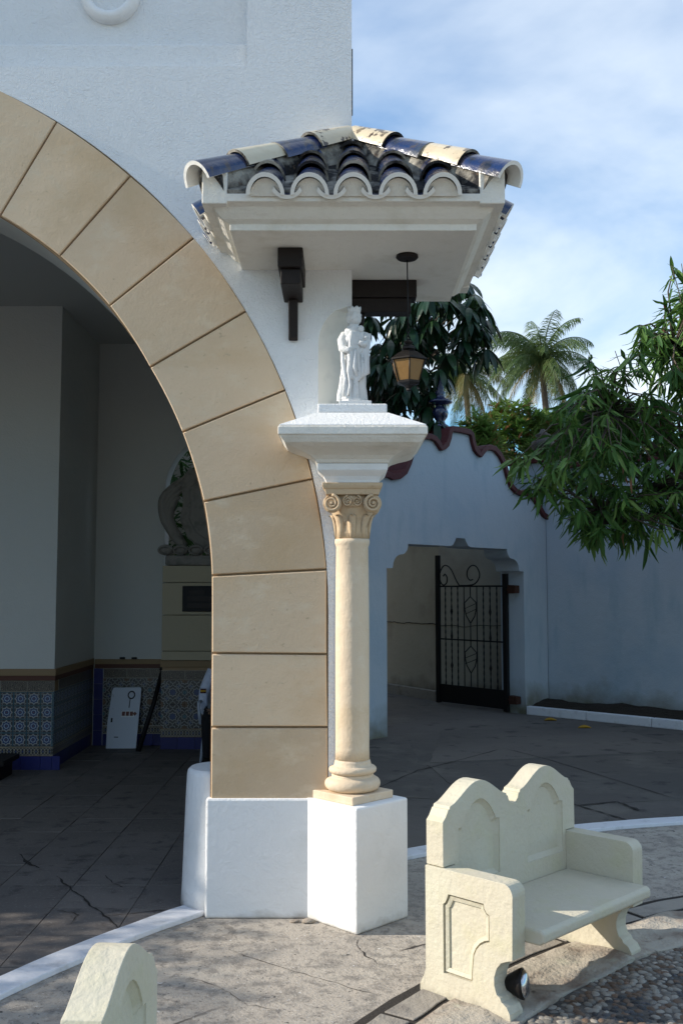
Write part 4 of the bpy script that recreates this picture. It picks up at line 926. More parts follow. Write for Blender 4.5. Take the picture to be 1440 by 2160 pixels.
MB().tube(smooth([im(LG-.54, 1.926), im(LG-.72, 1.928), im(LG-.86, 1.95), im(LG-.95, 2.03), im(LG-.965, 2.12), im(LG-.90, 2.22), im(LG-.80, 2.24), im(LG-.71, 2.17), im(LG-.70, 2.07), im(LG-.76, 2.01), im(LG-.82, 2.02)]), .011, 6).build('scroll', M['iron'], gate)
for z in (1.86, .20):
    h = MB(); h.prism([(-.20, z-.05), (-.20, z+.06), (-.05, z+.07), (-.05, z-.06)], lambda t, zz_, d: im(t, zz_, d), -.05, .05); h.tube([im(-.06, z), im(.01, z)], .02, 8); h.build('hinge', M['rust'], gate)

# ------------------------------------------------------------------ two benches
def cut(body, cutters, bevel=0):
    o = body.build('tmp_body', M['bench'], bevel=bevel, seg=3); cs = [c.build('tmp_cut', M['bench']) for c in cutters]
    for c in cs:
        md = o.modifiers.new('b', 'BOOLEAN'); md.operation = 'DIFFERENCE'; md.object = c; md.solver = 'EXACT'
    me = bpy.data.meshes.new_from_object(o.evaluated_get(bpy.context.evaluated_depsgraph_get()))
    for q in [o]+cs: bpy.data.objects.remove(q)
    return me
def make_bench(name, label, O_, ang_, group):
    t = thing(name, label, 'bench', (O_[0], O_[1], 0), group, world_coords=False); t.rotation_euler = (0, 0, ang_)
    # local x = along the seat (u), local y = -v (v runs forward)
    Lb = 1.13; back_t = .10
    pr = [(.010, .579), (.010, .782), (.030, .800), (.046, .824), (.050, .832), (.060, .834), (.064, .846)]
    c1, hw1 = .285, .225
    for i in range(1, 16):
        u = .066+(.504-.066)*i/16; s = (u-c1)/.221; pr.append((u, .846+.092*max(0, math.cos(s*PI/2))**1.5))
    pr += [(.506, .846), (.510, .834), (.520, .832), (.526, .812), (.542, .796), (.565, .790)]
    full = pr + [(Lb-u, z) for u, z in reversed(pr[:-1])]
    poly = [(.0955, .30), (.0955, .579)] + full + [(Lb-.0955, .579), (Lb-.0955, .30)]
    mp_ = lambda u, z, d: (u, -d, z)
    # back board with two sunk panels cut into the front
    def panel_poly(c, w, z0, z1, zt):
        q = [(c-w, z0), (c-w, z1), (c-w*.80, z1+.005), (c-w*.78, z1+.018)]
        for i in range(1, 8): s = -.75+1.5*i/8; q.append((c+w*s, z1+.02+(zt-z1-.02)*(1-(s/.78)**2)))
        return q + [(c+w*.78, z1+.018), (c+w*.80, z1+.005), (c+w, z1), (c+w, z0)]
    pa = panel_poly(.285, .16, .475, .735, .85); pb_ = [(Lb-p[0], p[1]) for p in reversed(pa)]
    def taper(q):
        o_ = offset_poly(q, .022); o0 = offset_poly(q, -.002)
        return MB().loft([[mp_(p[0], p[1], back_t+.002) for p in o0], [mp_(p[0], p[1], back_t-.006) for p in q], [mp_(p[0], p[1], back_t-.022) for p in o_]], True, 0, False)
    bm_ = cut(MB().prism(poly, mp_, 0, back_t), [taper(q) for q in (pa, pb_)], .010)
    bk = link('backrest', bm_, t)
    # end boards
    ep = [(-.035, 0), (-.035, .035), (-.012, .075), (.0, .11), (0, .575), (.44, .578)]
    for i in range(1, 7): a_ = PI/2*i/6; ep.append((.44+.05*math.sin(a_), .528+.05*math.cos(a_)))
    ep += [(.485, .262), (.455, .252), (.425, .238), (.402, .210), (.388, .17), (.388, .135), (.40, .10), (.418, .09), (.425, .075), (.452, .06), (.468, .035), (.472, 0)]
    pan = [(.105, .115), (.105, .42), (.118, .43), (.13, .455), (.135, .470), (.335, .470), (.338, .450), (.352, .432), (.365, .428), (.365, .31)]
    for i in range(1, 6): a_ = PI/2*i/5; pan.append((.365-.085*math.sin(a_)*1.05, .225+.085*math.cos(a_)-.02*i/5))
    pan += [(.272, .165), (.268, .115)]
    for e, x0, x1 in ((0, 0, .095), (1, Lb-.095, Lb)):
        em = lambda v, z, d: (d, -v, z); s_ = 1 if e == 0 else -1; xf = x0 if e == 0 else x1
        eo = link('end_board', cut(MB().prism(ep, em, x0, x1), [MB().prism(pan, em, *sorted((xf-s_*.05, xf+s_*.019)))], .010), t)
        mm = MB(); o1, o2 = offset_poly(pan, .009), offset_poly(pan, .026)
        mm.loft([[em(p[0], p[1], xf+s_*.020) for p in o1], [em(p[0], p[1], xf+s_*.006) for p in o1], [em(p[0], p[1], xf+s_*.011) for p in o2], [em(p[0], p[1], xf+s_*.020) for p in o2]], False, 0, False); mm.build('panel_moulding', M['bench'], eo)
    MB().prism([(.1005, .305), (.1005, .383), (.565, .385), (.585, .375), (.585, .335), (.555, .318)], lambda v, z, d: (d, -v, z), .0955, Lb-.0955).build('seat', M['bench'], t, bevel=.012, seg=3)
    return t
BA = R(45)
make_bench('courtyard_bench', 'cream concrete double bench beside the white column pedestal', (.389, 4.752), BA, 'cream concrete benches')
th2 = R(175.5); v2 = Vector((-math.cos(th2), -math.sin(th2))); u2 = Vector((-v2.y, v2.x)); pk = at_z(243, 2003, .93)
O2 = Vector((pk.x, pk.y))-u2*.845-v2*.06
make_bench('courtyard_bench', 'cream concrete bench cut off at the bottom left corner of the view', (O2.x, O2.y), math.atan2(u2.y, u2.x), 'cream concrete benches')
# flood lamp behind the bench leg
bO = Vector((.389, 4.752)); bu = Vector((.7071, .7071)); bv = Vector((.7071, -.7071))
q = bO+bu*.115+bv*.435; fl_ = thing('ground_floodlight', 'round silver floodlight tucked behind the front foot of the bench', 'floodlight', (q.x, q.y, 0))
ax = Vector((.86, -.35, .10)).normalized(); e1 = Vector((0, 0, 1)).cross(ax).normalized(); e2_ = ax.cross(e1); fc = Vector((q.x+.02, q.y+.0, .125))
rg = lambda r, d: [fc+ax*d+(e1*math.cos(2*PI*i/24)+e2_*math.sin(2*PI*i/24))*r for i in range(24)]
MB().loft([rg(.012, -.085), rg(.03, -.08), rg(.045, -.05), rg(.064, -.012), rg(.066, 0), rg(.062, .002)]).build('housing', M['lantern_metal'], fl_)
MB().loft([rg(.0605, .0025), rg(.056, .012), rg(.04, .022), rg(.02, .027), rg(.004, .028)]).build('lens', M['chrome'], fl_)
MB().tube([fc-ax*.07, fc-ax*.085+Vector((0, 0, -.05)), Vector((fc.x-.06, fc.y+.02, .0))], .009, 6).build('stem', M['lantern_metal'], fl_)
# chips of mortar by the pedestal and fallen leaves
for k, (x, y, s) in enumerate(((622, 1943, .028), (650, 1944, .038))):
    p = at_z(x, y); mb = MB(); mb.ball((p.x, p.y-.02, s*.25), (s, s*.7, s*.32), 7, 5, fn=lambda d: 1+.35*noise.noise(d*2+Vector((k*7, 0, 0)))); c = mb.build('mortar_chip', M['apron'])
    tag(c, ('small' if k == 0 else 'larger') + ' mortar chip lying at the foot of the white pedestal', 'debris', 'mortar chips')
for k, (x, y, lb) in enumerate(((1232, 1537, 'bright yellow fallen leaf on the dark paving'), (1160, 1521, 'pale fallen leaf close to the gate post'))):
    p = at_z(x, y); mb = MB(); rings = [[(p.x-.09+.18*i/6, p.y-.035*math.sin(PI*i/6), .012+.02*math.sin(PI*i/6)), (p.x-.09+.18*i/6, p.y, .006), (p.x-.09+.18*i/6, p.y+.035*math.sin(PI*i/6)+.001, .015+.03*math.sin(PI*i/6))] for i in range(7)]
    mb.loft(rings, False, 0, True, False); o = mb.build('fallen_leaf', M['yellow_leaf']); so = o.modifiers.new('s', 'SOLIDIFY'); so.thickness = .003; tag(o, lb, 'leaf', 'fallen leaves')

# ------------------------------------------------------------------ inside the passage
mon = thing('carved_monument', 'grey carved coat of arms on a pale yellow stone block against the back wall', 'monument', (-1.4, 11.7, 0))
mx0, mx1, my = -2.10, -.80, 11.72
MB().box(mx0+.01, mx1, my+.01, 11.995, 0, .955).build('core', M['joint'], mon)
wainscot(mon, (mx0, my+.009, 0), (1, 0, 0), 1.112, 'lattice')
MB().box(mx0-.012, mx1, my-.012, 11.995, .9555, 1.03).build('trim', M['trim'], mon, bevel=.006)
zs = [1.031, 1.14, 1.56, 1.94, 2.14]
for i in range(4):
    xs_ = [mx0, mx1] 
    MB().box(mx0, mx1, my, 11.99, zs[i]+.003, zs[i+1]-.003).build('block', M['yellow_stone'], mon, bevel=.006)
pl_ = MB().box(-1.86, -1.25, my-.025, my-.0005, 1.60, 1.90).build('plaque', M['iron'], mon, bevel=.004)
rl = MB(); 
for (x0, x1, z0, z1) in ((-1.80, -1.31, 1.64, 1.70), (-1.80, -1.5, 1.72, 1.78), (-1.46, -1.34, 1.73, 1.82), (-1.78, -1.6, 1.80, 1.85)): rl.box(x0, x1, my-.034, my-.0255, z0, z1)
rl.build('plaque_relief', M['lantern_metal'], pl_)
MB().box(mx0+.03, mx1, my-.01, 11.98, 2.1405, 2.26).build('carved_base', M['carving'], mon, bevel=.02)
cA = Vector((-1.52, my+.12, 2.74))
sh_r = [(0, .57), (.14, .50), (.28, .57), (.40, .42), (.36, .15), (.40, -.05), (.30, -.28), (.12, -.40), (0, -.44)]
sh = [(-p[0], p[1]) for p in reversed(sh_r[1:-1])] + sh_r
MB().prism(sh, lambda u, v, d: (cA.x+u, cA.y+d, cA.z+v), -.06, .12).build('shield', M['carving'], mon, bevel=.02)
MB().prism([(p[0]*.72, p[1]*.72) for p in sh], lambda u, v, d: (cA.x+u, cA.y+d, cA.z+v), -.10, -.0605).build('shield_field', M['carving'], mon, bevel=.02)
for s in (-1, 1):
    w_ = MB()
    for k in range(4):
        pth = smooth([cA+Vector((s*(.34+.02*k), -.03-.01*k, -.38+.04*k)), cA+Vector((s*(.46+.03*k), -.06, -.22+.05*k)), cA+Vector((s*(.53+.02*k), -.06, -.02+.06*k)), cA+Vector((s*(.47+.01*k), -.05, .16+.05*k)), cA+Vector((s*(.40-.02*k), -.04, .22+.08*k))]); w_.tube(pth, lerp_list([.05, .07, .065, .05, .02], len(pth)), 10)
    w_.build('scroll_supporter', M['carving'], mon)
sw = MB()
for k in range(7):
    c = cA+Vector((-.55+.18*k, -.06, -.42)); sw.ball(c, (.09, .07, .06), 10, 7, fn=bumpy)
    sw.tube([c+Vector((.08*math.cos(t), -.07, .05*math.sin(t))) for t in [5.2*i/12 for i in range(13)]], [.022-.0012*i for i in range(13)], 6)
sw.build('scrollwork', M['carving'], mon)
MB().ball(cA+Vector((0, 0, .52)), (.18, .12, .12), 14, 8, fn=bumpy).build('crest', M['carving'], mon)
# board leaning on the tiles
brd = thing('leaning_board', 'old white painted board leaning against the tiled back wall', 'board', (-2.6, 11.9, 0))
lean = lambda p: Vector((p.x+p.z*.03, 11.78+p.y+p.z*.24, .004+p.z*.97))
MB().prism([(-2.74, 0), (-2.755, .30), (-2.735, .68), (-2.72, .715), (-2.41, .72), (-2.39, .70), (-2.39, .0)], lambda u, v, d: lean(Vector((u, d, v))), -.012, .012).build('panel', M['white_board'], brd, bevel=.004)
lp_ = MB(); lp_.tube([lean(Vector((-2.50+.038*math.cos(t), -.018, .63+.042*math.sin(t)))) for t in [6.9*i/20 for i in range(21)]], .007, 6); lp_.tube([lean(Vector((-2.51, -.018, .585))), lean(Vector((-2.515, -.018, .48)))], .005, 5); lp_.build('hook_cable', M['iron'], brd)
s_w = MB().prism([(-2.60, .37), (-2.60, .445), (-2.445, .445), (-2.445, .37)], lambda u, v, d: lean(Vector((u, d, v))), -.0145, -.0121).build('sticker', M['sticker_w'], brd)
s_b = MB()
for k in range(3): s_b.prism([(-2.592+.047*k, .385), (-2.592+.047*k, .435), (-2.555+.047*k, .435), (-2.555+.047*k, .385)], lambda u, v, d: lean(Vector((u, d, v))), -.016, -.0146)
s_b.prism([(-2.44, .385), (-2.415, .41), (-2.44, .435), (-2.465, .41)], lambda u, v, d: lean(Vector((u, d, v))), -.018, -.0161); s_b.build('print', M['sticker'], brd)
hh = MB(); hh.prism([(-2.715, .31), (-2.715, .36), (-2.695, .36), (-2.695, .31)], lambda u, v, d: lean(Vector((u, d, v))), -.014, -.0121); hh.prism([(-2.66, .135), (-2.655, .145), (-2.61, .143), (-2.61, .133)], lambda u, v, d: lean(Vector((u, d, v))), -.014, -.0121); hh.build('keyhole', M['iron'], brd)
pol = MB(); pol.tube([(-2.32, 11.55, .012), (-2.19, 11.80, .55), (-2.125, 11.93, .90)], [.03, .026, .024], 8); pol.tube([(-2.125, 11.93, .90), (-2.12, 11.94, .98)], [.034, .03], 8)
tag(pol.build('leaning_pole', M['iron']), 'dark pole leaning on the tiles beside the white board', 'pole')
lb_ = thing('low_bench', 'low dark wooden bench at the left edge of the passage', 'bench', (-3.8, 10.1, 0))
MB().box(-4.6, -3.24, 9.72, 10.20, .16, .21).build('seat', M['wood'], lb_, bevel=.008)
for x in (-4.5, -3.34): MB().box(x-.04, x+.04, 9.76, 10.16, .0135, .1595).build('leg', M['wood'], lb_)
# small switches on the trim
for k, x in enumerate((258, 283)):
    p = at_y(x, 1386, 11.96); o = MB().box(p.x-.03, p.x+.03, 11.955, 11.985, 1.0305, 1.055).build('small_box', M['iron'], bevel=.004); tag(o, ('left' if k == 0 else 'right') + ' of two small dark boxes on the tan tile trim', 'box', 'small boxes on the trim')
# conduit on the wall's end
tag(MB().box(XE+.0005, XE+.007, 5.86, 5.90, 4.75, 5.16).build('conduit', M['lantern_metal'], bevel=.003), 'thin grey conduit strip on the end of the upper wall', 'conduit')

# plastic chair and seated guard
GX, GY = -1.27, 11.02
chair = thing('plastic_chair', 'pale plastic chair under the seated guard', 'chair', (GX, GY, 0))
MB().prism([(-.23, -.22), (.23, -.22), (.21, .22), (-.21, .22)], lambda u, v, d: (GX+u, GY+v, d), .41, .435).build('seat', M['plastic'], chair, bevel=.012)
bkp = [(-.22, .436), (-.245, .62), (-.23, .78), (-.17, .87), (0, .90), (.17, .87), (.23, .78), (.245, .62), (.22, .436)]
MB().prism(bkp, lambda u, v, d: (GX+u, GY+.235+d+(v-.43)*.12, v), -.012, .012).build('backrest', M['plastic'], chair, bevel=.006)
for sx in (-1, 1):
    for sy in (-1, 1): MB().tube([(GX+sx*.19, GY+sy*.19, .41), (GX+sx*.23, GY+sy*.23, .014)], [.022, .016], 8).build('leg', M['plastic'], chair)
    MB().tube([(GX+sx*.26, GY+.22, .64), (GX+sx*.27, GY-.12, .64), (GX+sx*.26, GY-.20, .60), (GX+sx*.24, GY-.20, .42)], .018, 8).build('armrest', M['plastic'], chair)
def skin_body(name, verts, edges, radii, mats, chooser, parent, root=0, sub=2):
    me = bpy.data.meshes.new(name); me.from_pydata(verts, edges, []); o = bpy.data.objects.new(name, me); col.objects.link(o)
    md = o.modifiers.new('skin', 'SKIN'); md.use_smooth_shade = True
    for i, r in enumerate(radii): me.skin_vertices[0].data[i].radius = (r, r) if not isinstance(r, tuple) else r
    me.skin_vertices[0].data[root].use_root = True
    ss = o.modifiers.new('sub', 'SUBSURF'); ss.levels = sub; ss.render_levels = sub
    dg = bpy.context.evaluated_depsgraph_get(); ev = o.evaluated_get(dg); me2 = bpy.data.meshes.new_from_object(ev); bpy.data.objects.remove(o)
    me2.materials.clear()
    for m_ in mats: me2.materials.append(m_)
    off = Vector(parent['_o'])
    for p in me2.polygons: p.material_index = chooser(p.center); p.use_smooth = True
    for v in me2.vertices: v.co -= off
    return link(name, me2, parent)
per = thing('person', 'seated guard in white shirt and black trousers half hidden by the arch pier', 'person', (GX, GY, 0))
hz = .50; yb = GY+.08
V = [(GX, yb, hz), (GX, yb+.02, hz+.22), (GX, yb+.03, hz+.40), (GX, yb+.02, hz+.50), (GX, yb, hz+.58), (GX, yb-.03, hz+.69), (GX, yb-.03, hz+.78)]
Rr = [.15, .145, (.17, .12), .085, .055, .085, .07]; Ed = [(i, i+1) for i in range(6)]
for s in (-1, 1):
    b0 = len(V); V += [(GX+s*.17, yb+.02, hz+.44), (GX+s*.255, yb+.0, hz+.22), (GX+s*.24, yb-.08, hz+.04), (GX+s*.14, yb-.25, hz+.03), (GX+s*.11, yb-.31, hz+.03)]; Rr += [.075, .056, .052, .036, .032]; Ed += [(2, b0), (b0, b0+1), (b0+1, b0+2), (b0+2, b0+3), (b0+3, b0+4)]
    b1 = len(V); V += [(GX+s*.11, yb-.04, hz-.0), (GX+s*.15, yb-.42, hz+.0), (GX+s*.15, yb-.43, .12), (GX+s*.15, yb-.43, .065), (GX+s*.16, yb-.62, .045)]; Rr += [.095, .07, .048, .045, .032]; Ed += [(0, b1), (b1, b1+1), (b1+1, b1+2), (b1+2, b1+3), (b1+3, b1+4)]
def choose(c):
    if c.z > hz+.53: return 2
    if c.z < .10: return 3
    if c.y < yb-.20 and c.z > hz-.02 and abs(c.x-GX) < .21 and c.z > hz+.062 : return 2
    if c.z < hz+.09 and abs(c.x-GX) < .215: return 1
    return 0 if c.z > hz-.02 else 1
skin_body('body', V, Ed, Rr, [M['shirt'], M['trousers'], M['skin'], M['hair']], choose, per)
MB().ball((GX, yb-.015, hz+.75), (.092, .105, .085), 16, 10).build('hair', M['hair'], per)
fpz = MB()
for k in range(3): fpz.box(GX-.275, GX-.215, yb-.068, yb-.04, hz+.225+.016*k, hz+.2405+.016*k, m=(0 if k != 1 else 1))
fpz.build('flag_patch', [M['patch_k'], M['patch_y']], per)
for s in (-1, 1):
    hnd = MB(); b_ = Vector((GX+s*.105, yb-.32, hz+.05)); hnd.ball(b_, (.04, .05, .022), 10, 6)
    for k in range(4): hnd.tube([b_+Vector((-.03+.02*k, -.04, 0)), b_+Vector((-.03+.02*k, -.075, .004)), b_+Vector((-.03+.02*k, -.10+.006*abs(k-1.5), -.015))], [.009, .009, .007], 6)
    hnd.tube([b_+Vector((-s*.035, 0, 0)), b_+Vector((-s*.058, -.025, .002)), b_+Vector((-s*.062, -.05, -.006))], [.011, .010, .008], 6)
    hnd.build('hand', M['skin'], per)

# ------------------------------------------------------------------ unseen building, wall and vine added to shade the yard
rb_ = thing('added_shade_building', 'plain white building added behind the passage to shade the gate wall', 'building', (-6, 15.5, 0))  # block added to keep sun off the gate wall
MB().prism([(-10, 12.7), (-3.4, 12.7), (-3.4, 15.6), (-.6, 15.6), (-.6, 19), (-10, 19)], lambda u, v, d: (u, v, d), 0, 7.2).build('wall', M['inner'], rb_)
MB().prism([(-10.1, 12.6), (-3.3, 12.6), (-3.3, 15.5), (-.5, 15.5), (-.5, 19.1), (-10.1, 19.1)], lambda u, v, d: (u, v, d), 7.201, 7.4).build('cornice', M['plaster'], rb_)
sw_ = thing('added_shade_wall', 'unseen high white wall assumed at the left to shade the forecourt', 'wall', (-8.2, 2, 0))  # assumed wall outside the view, added to cast the forecourt shade
MB().box(-8.6, -8.1, -7, 5.8, 0, 3.0).build('wall', M['stucco'], sw_); MB().box(-8.68, -8.02, -7.05, 5.8, 3.001, 3.12).build('coping', M['maroon'], sw_)
vine = MB(); rnd.seed(77)  # leaf mass added to soften the wall's shadow edge
for _ in range(9000):
    zt_ = rnd.random(); p = Vector((-8.35+rnd.uniform(-.5, .5), rnd.uniform(-6.9, 5.8), 3.13+.72*zt_)); a_ = rnd.uniform(0, 6.28); q = Vector((math.cos(a_), math.sin(a_), rnd.uniform(-.8, .8)))*.045; w = q.orthogonal().normalized()*.026
    vine.add([p-q, p+w, p+q, p-w], [(0, 1, 2, 3)])
vn = thing('added_shade_vine', 'unseen leafy vine added along the wall top to soften the forecourt shade', 'vine', (-8.35, -1, 3.12)); vine.build('foliage', M['leaf_m'], vn, kind='stuff', fix=False)

# ------------------------------------------------------------------ foliage
def leaf_mb(L_, W_, droop=.3, fold=.25, n=5, wave=0):
    mb = MB(); rings = []
    for i in range(n+1):
        t = i/n; w = W_/2*math.sin(PI*min(1, t*.93+.05))**.8*(1-.15*t) if 0 < i < n else W_*.03
        y = L_*t; z = -droop*L_*t*t+wave*math.sin(t*7)*W_
        rings.append([(-w, y, z+fold*w), (0, y, z), (w, y, z+fold*w)])
    return mb.loft(rings, False, 0, False, False)
def frame(d, upv=Vector((0, 0, 1)), roll=0.):
    d = d.normalized(); x = d.cross(upv); x = x.normalized() if x.length > 1e-3 else Vector((1, 0, 0)); z = x.cross(d)
    return Matrix(((x.x, d.x, z.x, 0), (x.y, d.y, z.y, 0), (x.z, d.z, z.z, 0), (0, 0, 0, 1))) @ Matrix.Rotation(roll, 4, 'Y')
def scatter(root, leaf_bases, placed, mats, n_obj, name='leaf', rest_name='foliage'):
    """placed: (matrix, base index, material index); the leaves that show largest become objects, the rest one part"""
    def score(q):
        p = q[0].to_translation(); x, y = depth_px(p)
        return (0 if -20 < x < 1460 and 0 < y < 2180 else 1, p.y)
    placed.sort(key=score); ms = {}
    rest_ = MB()
    for i, (mt, b, k) in enumerate(placed):
        if i < n_obj:
            if (b, k) not in ms: ms[(b, k)] = leaf_bases[b].mesh(name, mats[k])
            inst(name, ms[(b, k)], root, mt)
        else: rest_.add([mt @ Vector(v) for v in leaf_bases[b].v], leaf_bases[b].f, k)
    if rest_.v: rest_.build(rest_name, mats, root, kind='stuff', fix=False)
def limbs(root, paths, m, name='limb'):
    for pth, rs in paths: MB().tube(pth, rs, 8).build(name, M[m], root)
V3 = lambda *a: Vector(a)
# long-leaved tree on the right
rnd.seed(11)
TB = V3(4.75, 11.9, .1)
mt_ = thing('drooping_tree', 'tree with long narrow drooping green leaves overhanging from the right', 'tree', TB)
TR = V3(4.5, 11.6, 2.5)
MB().tube([TB-V3(0, 0, .1), TB+V3(-.05, -.05, 1.0), TR], [.13, .11, .09], 10).build('trunk', M['bark'], mt_)
def in_crown(p):
    x, y = depth_px(p)
    return x, y
tips = []
# cluster targets given as silhouette samples (photo x, y) with a depth drawn inside the crown
def edge_x(y):   # left outline of the crown
    pts = [(560, 1425), (620, 1395), (680, 1370), (740, 1290), (790, 1215), (830, 1150), (900, 1130), (950, 1075), (1000, 1070), (1060, 1120), (1110, 1170), (1150, 1215), (1180, 1300), (1210, 1400)]
    for (y0, x0), (y1, x1) in zip(pts, pts[1:]):
        if y0 <= y <= y1: return x0+(x1-x0)*(y-y0)/(y1-y0)
    return 1440
for _ in range(600):
    y = rnd.uniform(575, 1150); ex = edge_x(y); x = rnd.uniform(ex+25, 1900)  # crown widened unseen past the right edge to block sky from the gate wall
    if y < 700 and rnd.random() < .25: continue
    tips.append((at_y(x, y, rnd.uniform(9.6, 12.0)), x-ex))
for (x, y, Y) in ((1215, 1095, 10.2), (1190, 880, 10.4), (1100, 985, 10), (1085, 975, 10.1), (1160, 1000, 10), (1140, 960, 10.3), (1250, 790, 10.2), (1290, 780, 10.4), (1330, 740, 10.5), (1400, 640, 10.6), (1420, 565, 10.6), (1240, 760, 10.4), (1345, 690, 10.3), (1115, 1030, 10.1), (1180, 1060, 10)):
    tips.append((at_y(x, y, Y), 0))
leafm = [leaf_mb(.25, .038, .30, .3, 6, .25), leaf_mb(.20, .032, .55, .35, 6, .2), leaf_mb(.28, .042, .20, .25, 6, .35)]
placed = []; twigs = []
hubs = [TR+V3(-.6, -.3, .9), TR+V3(-1.1, -.5, .5), TR+V3(-1.6, -.9, 1.3), TR+V3(-.5, -.6, 2.2), TR+V3(-1.6, -.6, .1), TR+V3(.2, -.7, 1.5), TR+V3(-.9, -1.0, 2.0)]
for h in hubs: twigs.append(([TR, TR.lerp(h, .5)+V3(0, 0, .15), h], [.06, .045, .03]))
tw = MB()
for tp, edge in tips:
    h = min(hubs, key=lambda q: (q-tp).length); md_ = h.lerp(tp, .55)+V3(rnd.uniform(-.1, .1), rnd.uniform(-.1, .1), .12)
    tw.tube([h, md_, tp], [.014, .009, .005], 5)
    dr_ = (tp-md_).normalized(); nl = rnd.randint(9, 17)
    ty = 0 if rnd.random() < .62 else 1
    for k in range(nl):
        a_ = rnd.uniform(0, 2*PI); d = (dr_*.5+V3(math.cos(a_), math.sin(a_), rnd.uniform(-1.3, .3))).normalized()
        base = tp-dr_*rnd.uniform(0, .16)
        kk = ty if rnd.random() < .9 else 1-ty
        if rnd.random() < .012: kk = 2
        placed.append((Matrix.Translation(base) @ frame(d, roll=rnd.uniform(-.9, .9)) @ Matrix.Scale(rnd.uniform(.55, 1.3), 4), rnd.randrange(3), kk))
    for k in range(rnd.randint(2, 5)):     # leaves along the twig
        q = h.lerp(tp, rnd.uniform(.45, .95)); a_ = rnd.uniform(0, 2*PI); placed.append((Matrix.Translation(q+V3(0, 0, .05)) @ frame(V3(math.cos(a_), math.sin(a_), rnd.uniform(-.9, .2)), roll=rnd.uniform(-.8, .8)), rnd.randrange(3), 0))
# rusty tuft
for (x, y) in ((1402, 630), (1398, 690)):
    c = at_y(x, y, 10.6)
    for k in range(12): a_ = rnd.uniform(0, 6.28); placed.append((Matrix.Translation(c) @ frame(V3(.35*math.cos(a_), .35*math.sin(a_), -1)), 1, 2))
tw.build('twig', M['bark'], mt_, kind='stuff', fix=False); limbs(mt_, twigs, 'bark')
# bare upright shoots with few leaves
for (x0, y0, x1, y1) in ((1445, 700, 1415, 558), (1440, 640, 1436, 556), (1290, 850, 1240, 750), (1262, 830, 1228, 770), (1330, 860, 1296, 740)): MB().tube([at_y(x0, y0, 10.5), at_y((x0+x1)/2+4, (y0+y1)/2, 10.5), at_y(x1, y1, 10.5)], [.008, .006, .004], 5).build('shoot', M['bark'], mt_)
for (x, y) in ((1405, 556), (1425, 590), (1412, 600), (1232, 760), (1240, 752), (1250, 780), (1228, 775)): placed.append((Matrix.Translation(at_y(x, y, 10.5)) @ frame(V3(rnd.uniform(-1, 1), -.3, rnd.uniform(-1, .2))) @ Matrix.Scale(.8, 4), 1, 0))
scatter(mt_, leafm, placed, [M['leaf_m'], M['leaf_y'], M['leaf_r']], 290)

# dark umbrella-leaved tree behind the gate wall
rnd.seed(5)
UB = V3(.2, 15.9, 0); ut = thing('umbrella_tree', 'dark umbrella tree with big drooping leaflets behind the statue and lantern', 'tree', UB)
MB().tube([UB, UB+V3(.05, -.2, 2.4), UB+V3(.1, -.6, 4.2)], [.14, .12, .08], 10).build('trunk', M['bark'], ut)
lu = [leaf_mb(.40, .115, .22, .12, 5), leaf_mb(.34, .10, .35, .15, 5)]
placed = []; uc = UB+V3(.1, -.6, 4.2); lp2 = []
spots = []
for _ in range(120):
    x = rnd.uniform(700, 1030); y = rnd.uniform(600, 905)
    if x > 940 and y > 760: continue
    if x > 905 and y > 860: continue
    if ((x-860)/185)**2+((y-730)/190)**2 > 1: continue
    spots.append((x, y, rnd.uniform(13.9, 15.6)))
spots += [(1000, 640, 14.4), (1015, 660, 14.4), (990, 690, 14.2), (960, 650, 14.3), (930, 640, 14.1), (1005, 715, 14.6), (975, 730, 14.3), (945, 760, 14.2), (910, 690, 14), (880, 650, 14.1), (850, 840, 14.0), (900, 870, 14.0), (920, 900, 13.9), (800, 860, 14)]
for (x, y, Y) in spots:
    c = at_y(x, y-18, Y); ax_ = (c-uc).normalized(); ax_ = (ax_*V3(1, 1, .3)+V3(0, 0, .25)).normalized()
    if rnd.random() < .5: lp2.append(([uc.lerp(c, .1), uc.lerp(c, .6)+V3(0, 0, .25), c], [.02, .014, .008]))
    nl = rnd.randint(8, 12); ph = rnd.uniform(0, 6)
    for k in range(nl):
        a_ = ph+2*PI*k/nl; d = V3(math.cos(a_), math.sin(a_), rnd.uniform(-1.5, -.5))
        placed.append((Matrix.Translation(c) @ frame(d, roll=rnd.uniform(-.3, .3)) @ Matrix.Translation((0, .05, 0)) @ Matrix.Scale(rnd.uniform(.75, 1.15), 4), rnd.randrange(2), 0))
pt_ = MB()
for p_, r_ in lp2: pt_.tube(p_, r_, 5)
pt_.build('leaf_stalks', M['bark'], ut, kind='stuff', fix=False)
scatter(ut, lu, placed, [M['leaf_s']], 290)

# the tree seen through the arched window
wt_b = V3(-1.7, 14.6, 0); wt = thing('window_tree', 'leafy tree behind the arched window of the passage', 'tree', wt_b)
MB().tube([wt_b, wt_b+V3(0, 0, 2.0), wt_b+V3(.1, -.1, 3.4)], [.09, .07, .04], 8).build('trunk', M['bark'], wt)
mb = MB()
for _ in range(1100):
    p = wt_b+V3(rnd.uniform(-1.0, 1.0), rnd.uniform(-1.3, .7), 1.8+rnd.uniform(0, 2.8)); a_ = rnd.uniform(0, 6.28); m4 = Matrix.Translation(p) @ frame(V3(math.cos(a_), math.sin(a_), rnd.uniform(-1, .1)), roll=rnd.uniform(-1, 1)); mb.add([m4 @ Vector(v) for v in leafm[2].v], leafm[2].f)
mb.build('crown', M['leaf_m'], wt, kind='stuff', fix=False)

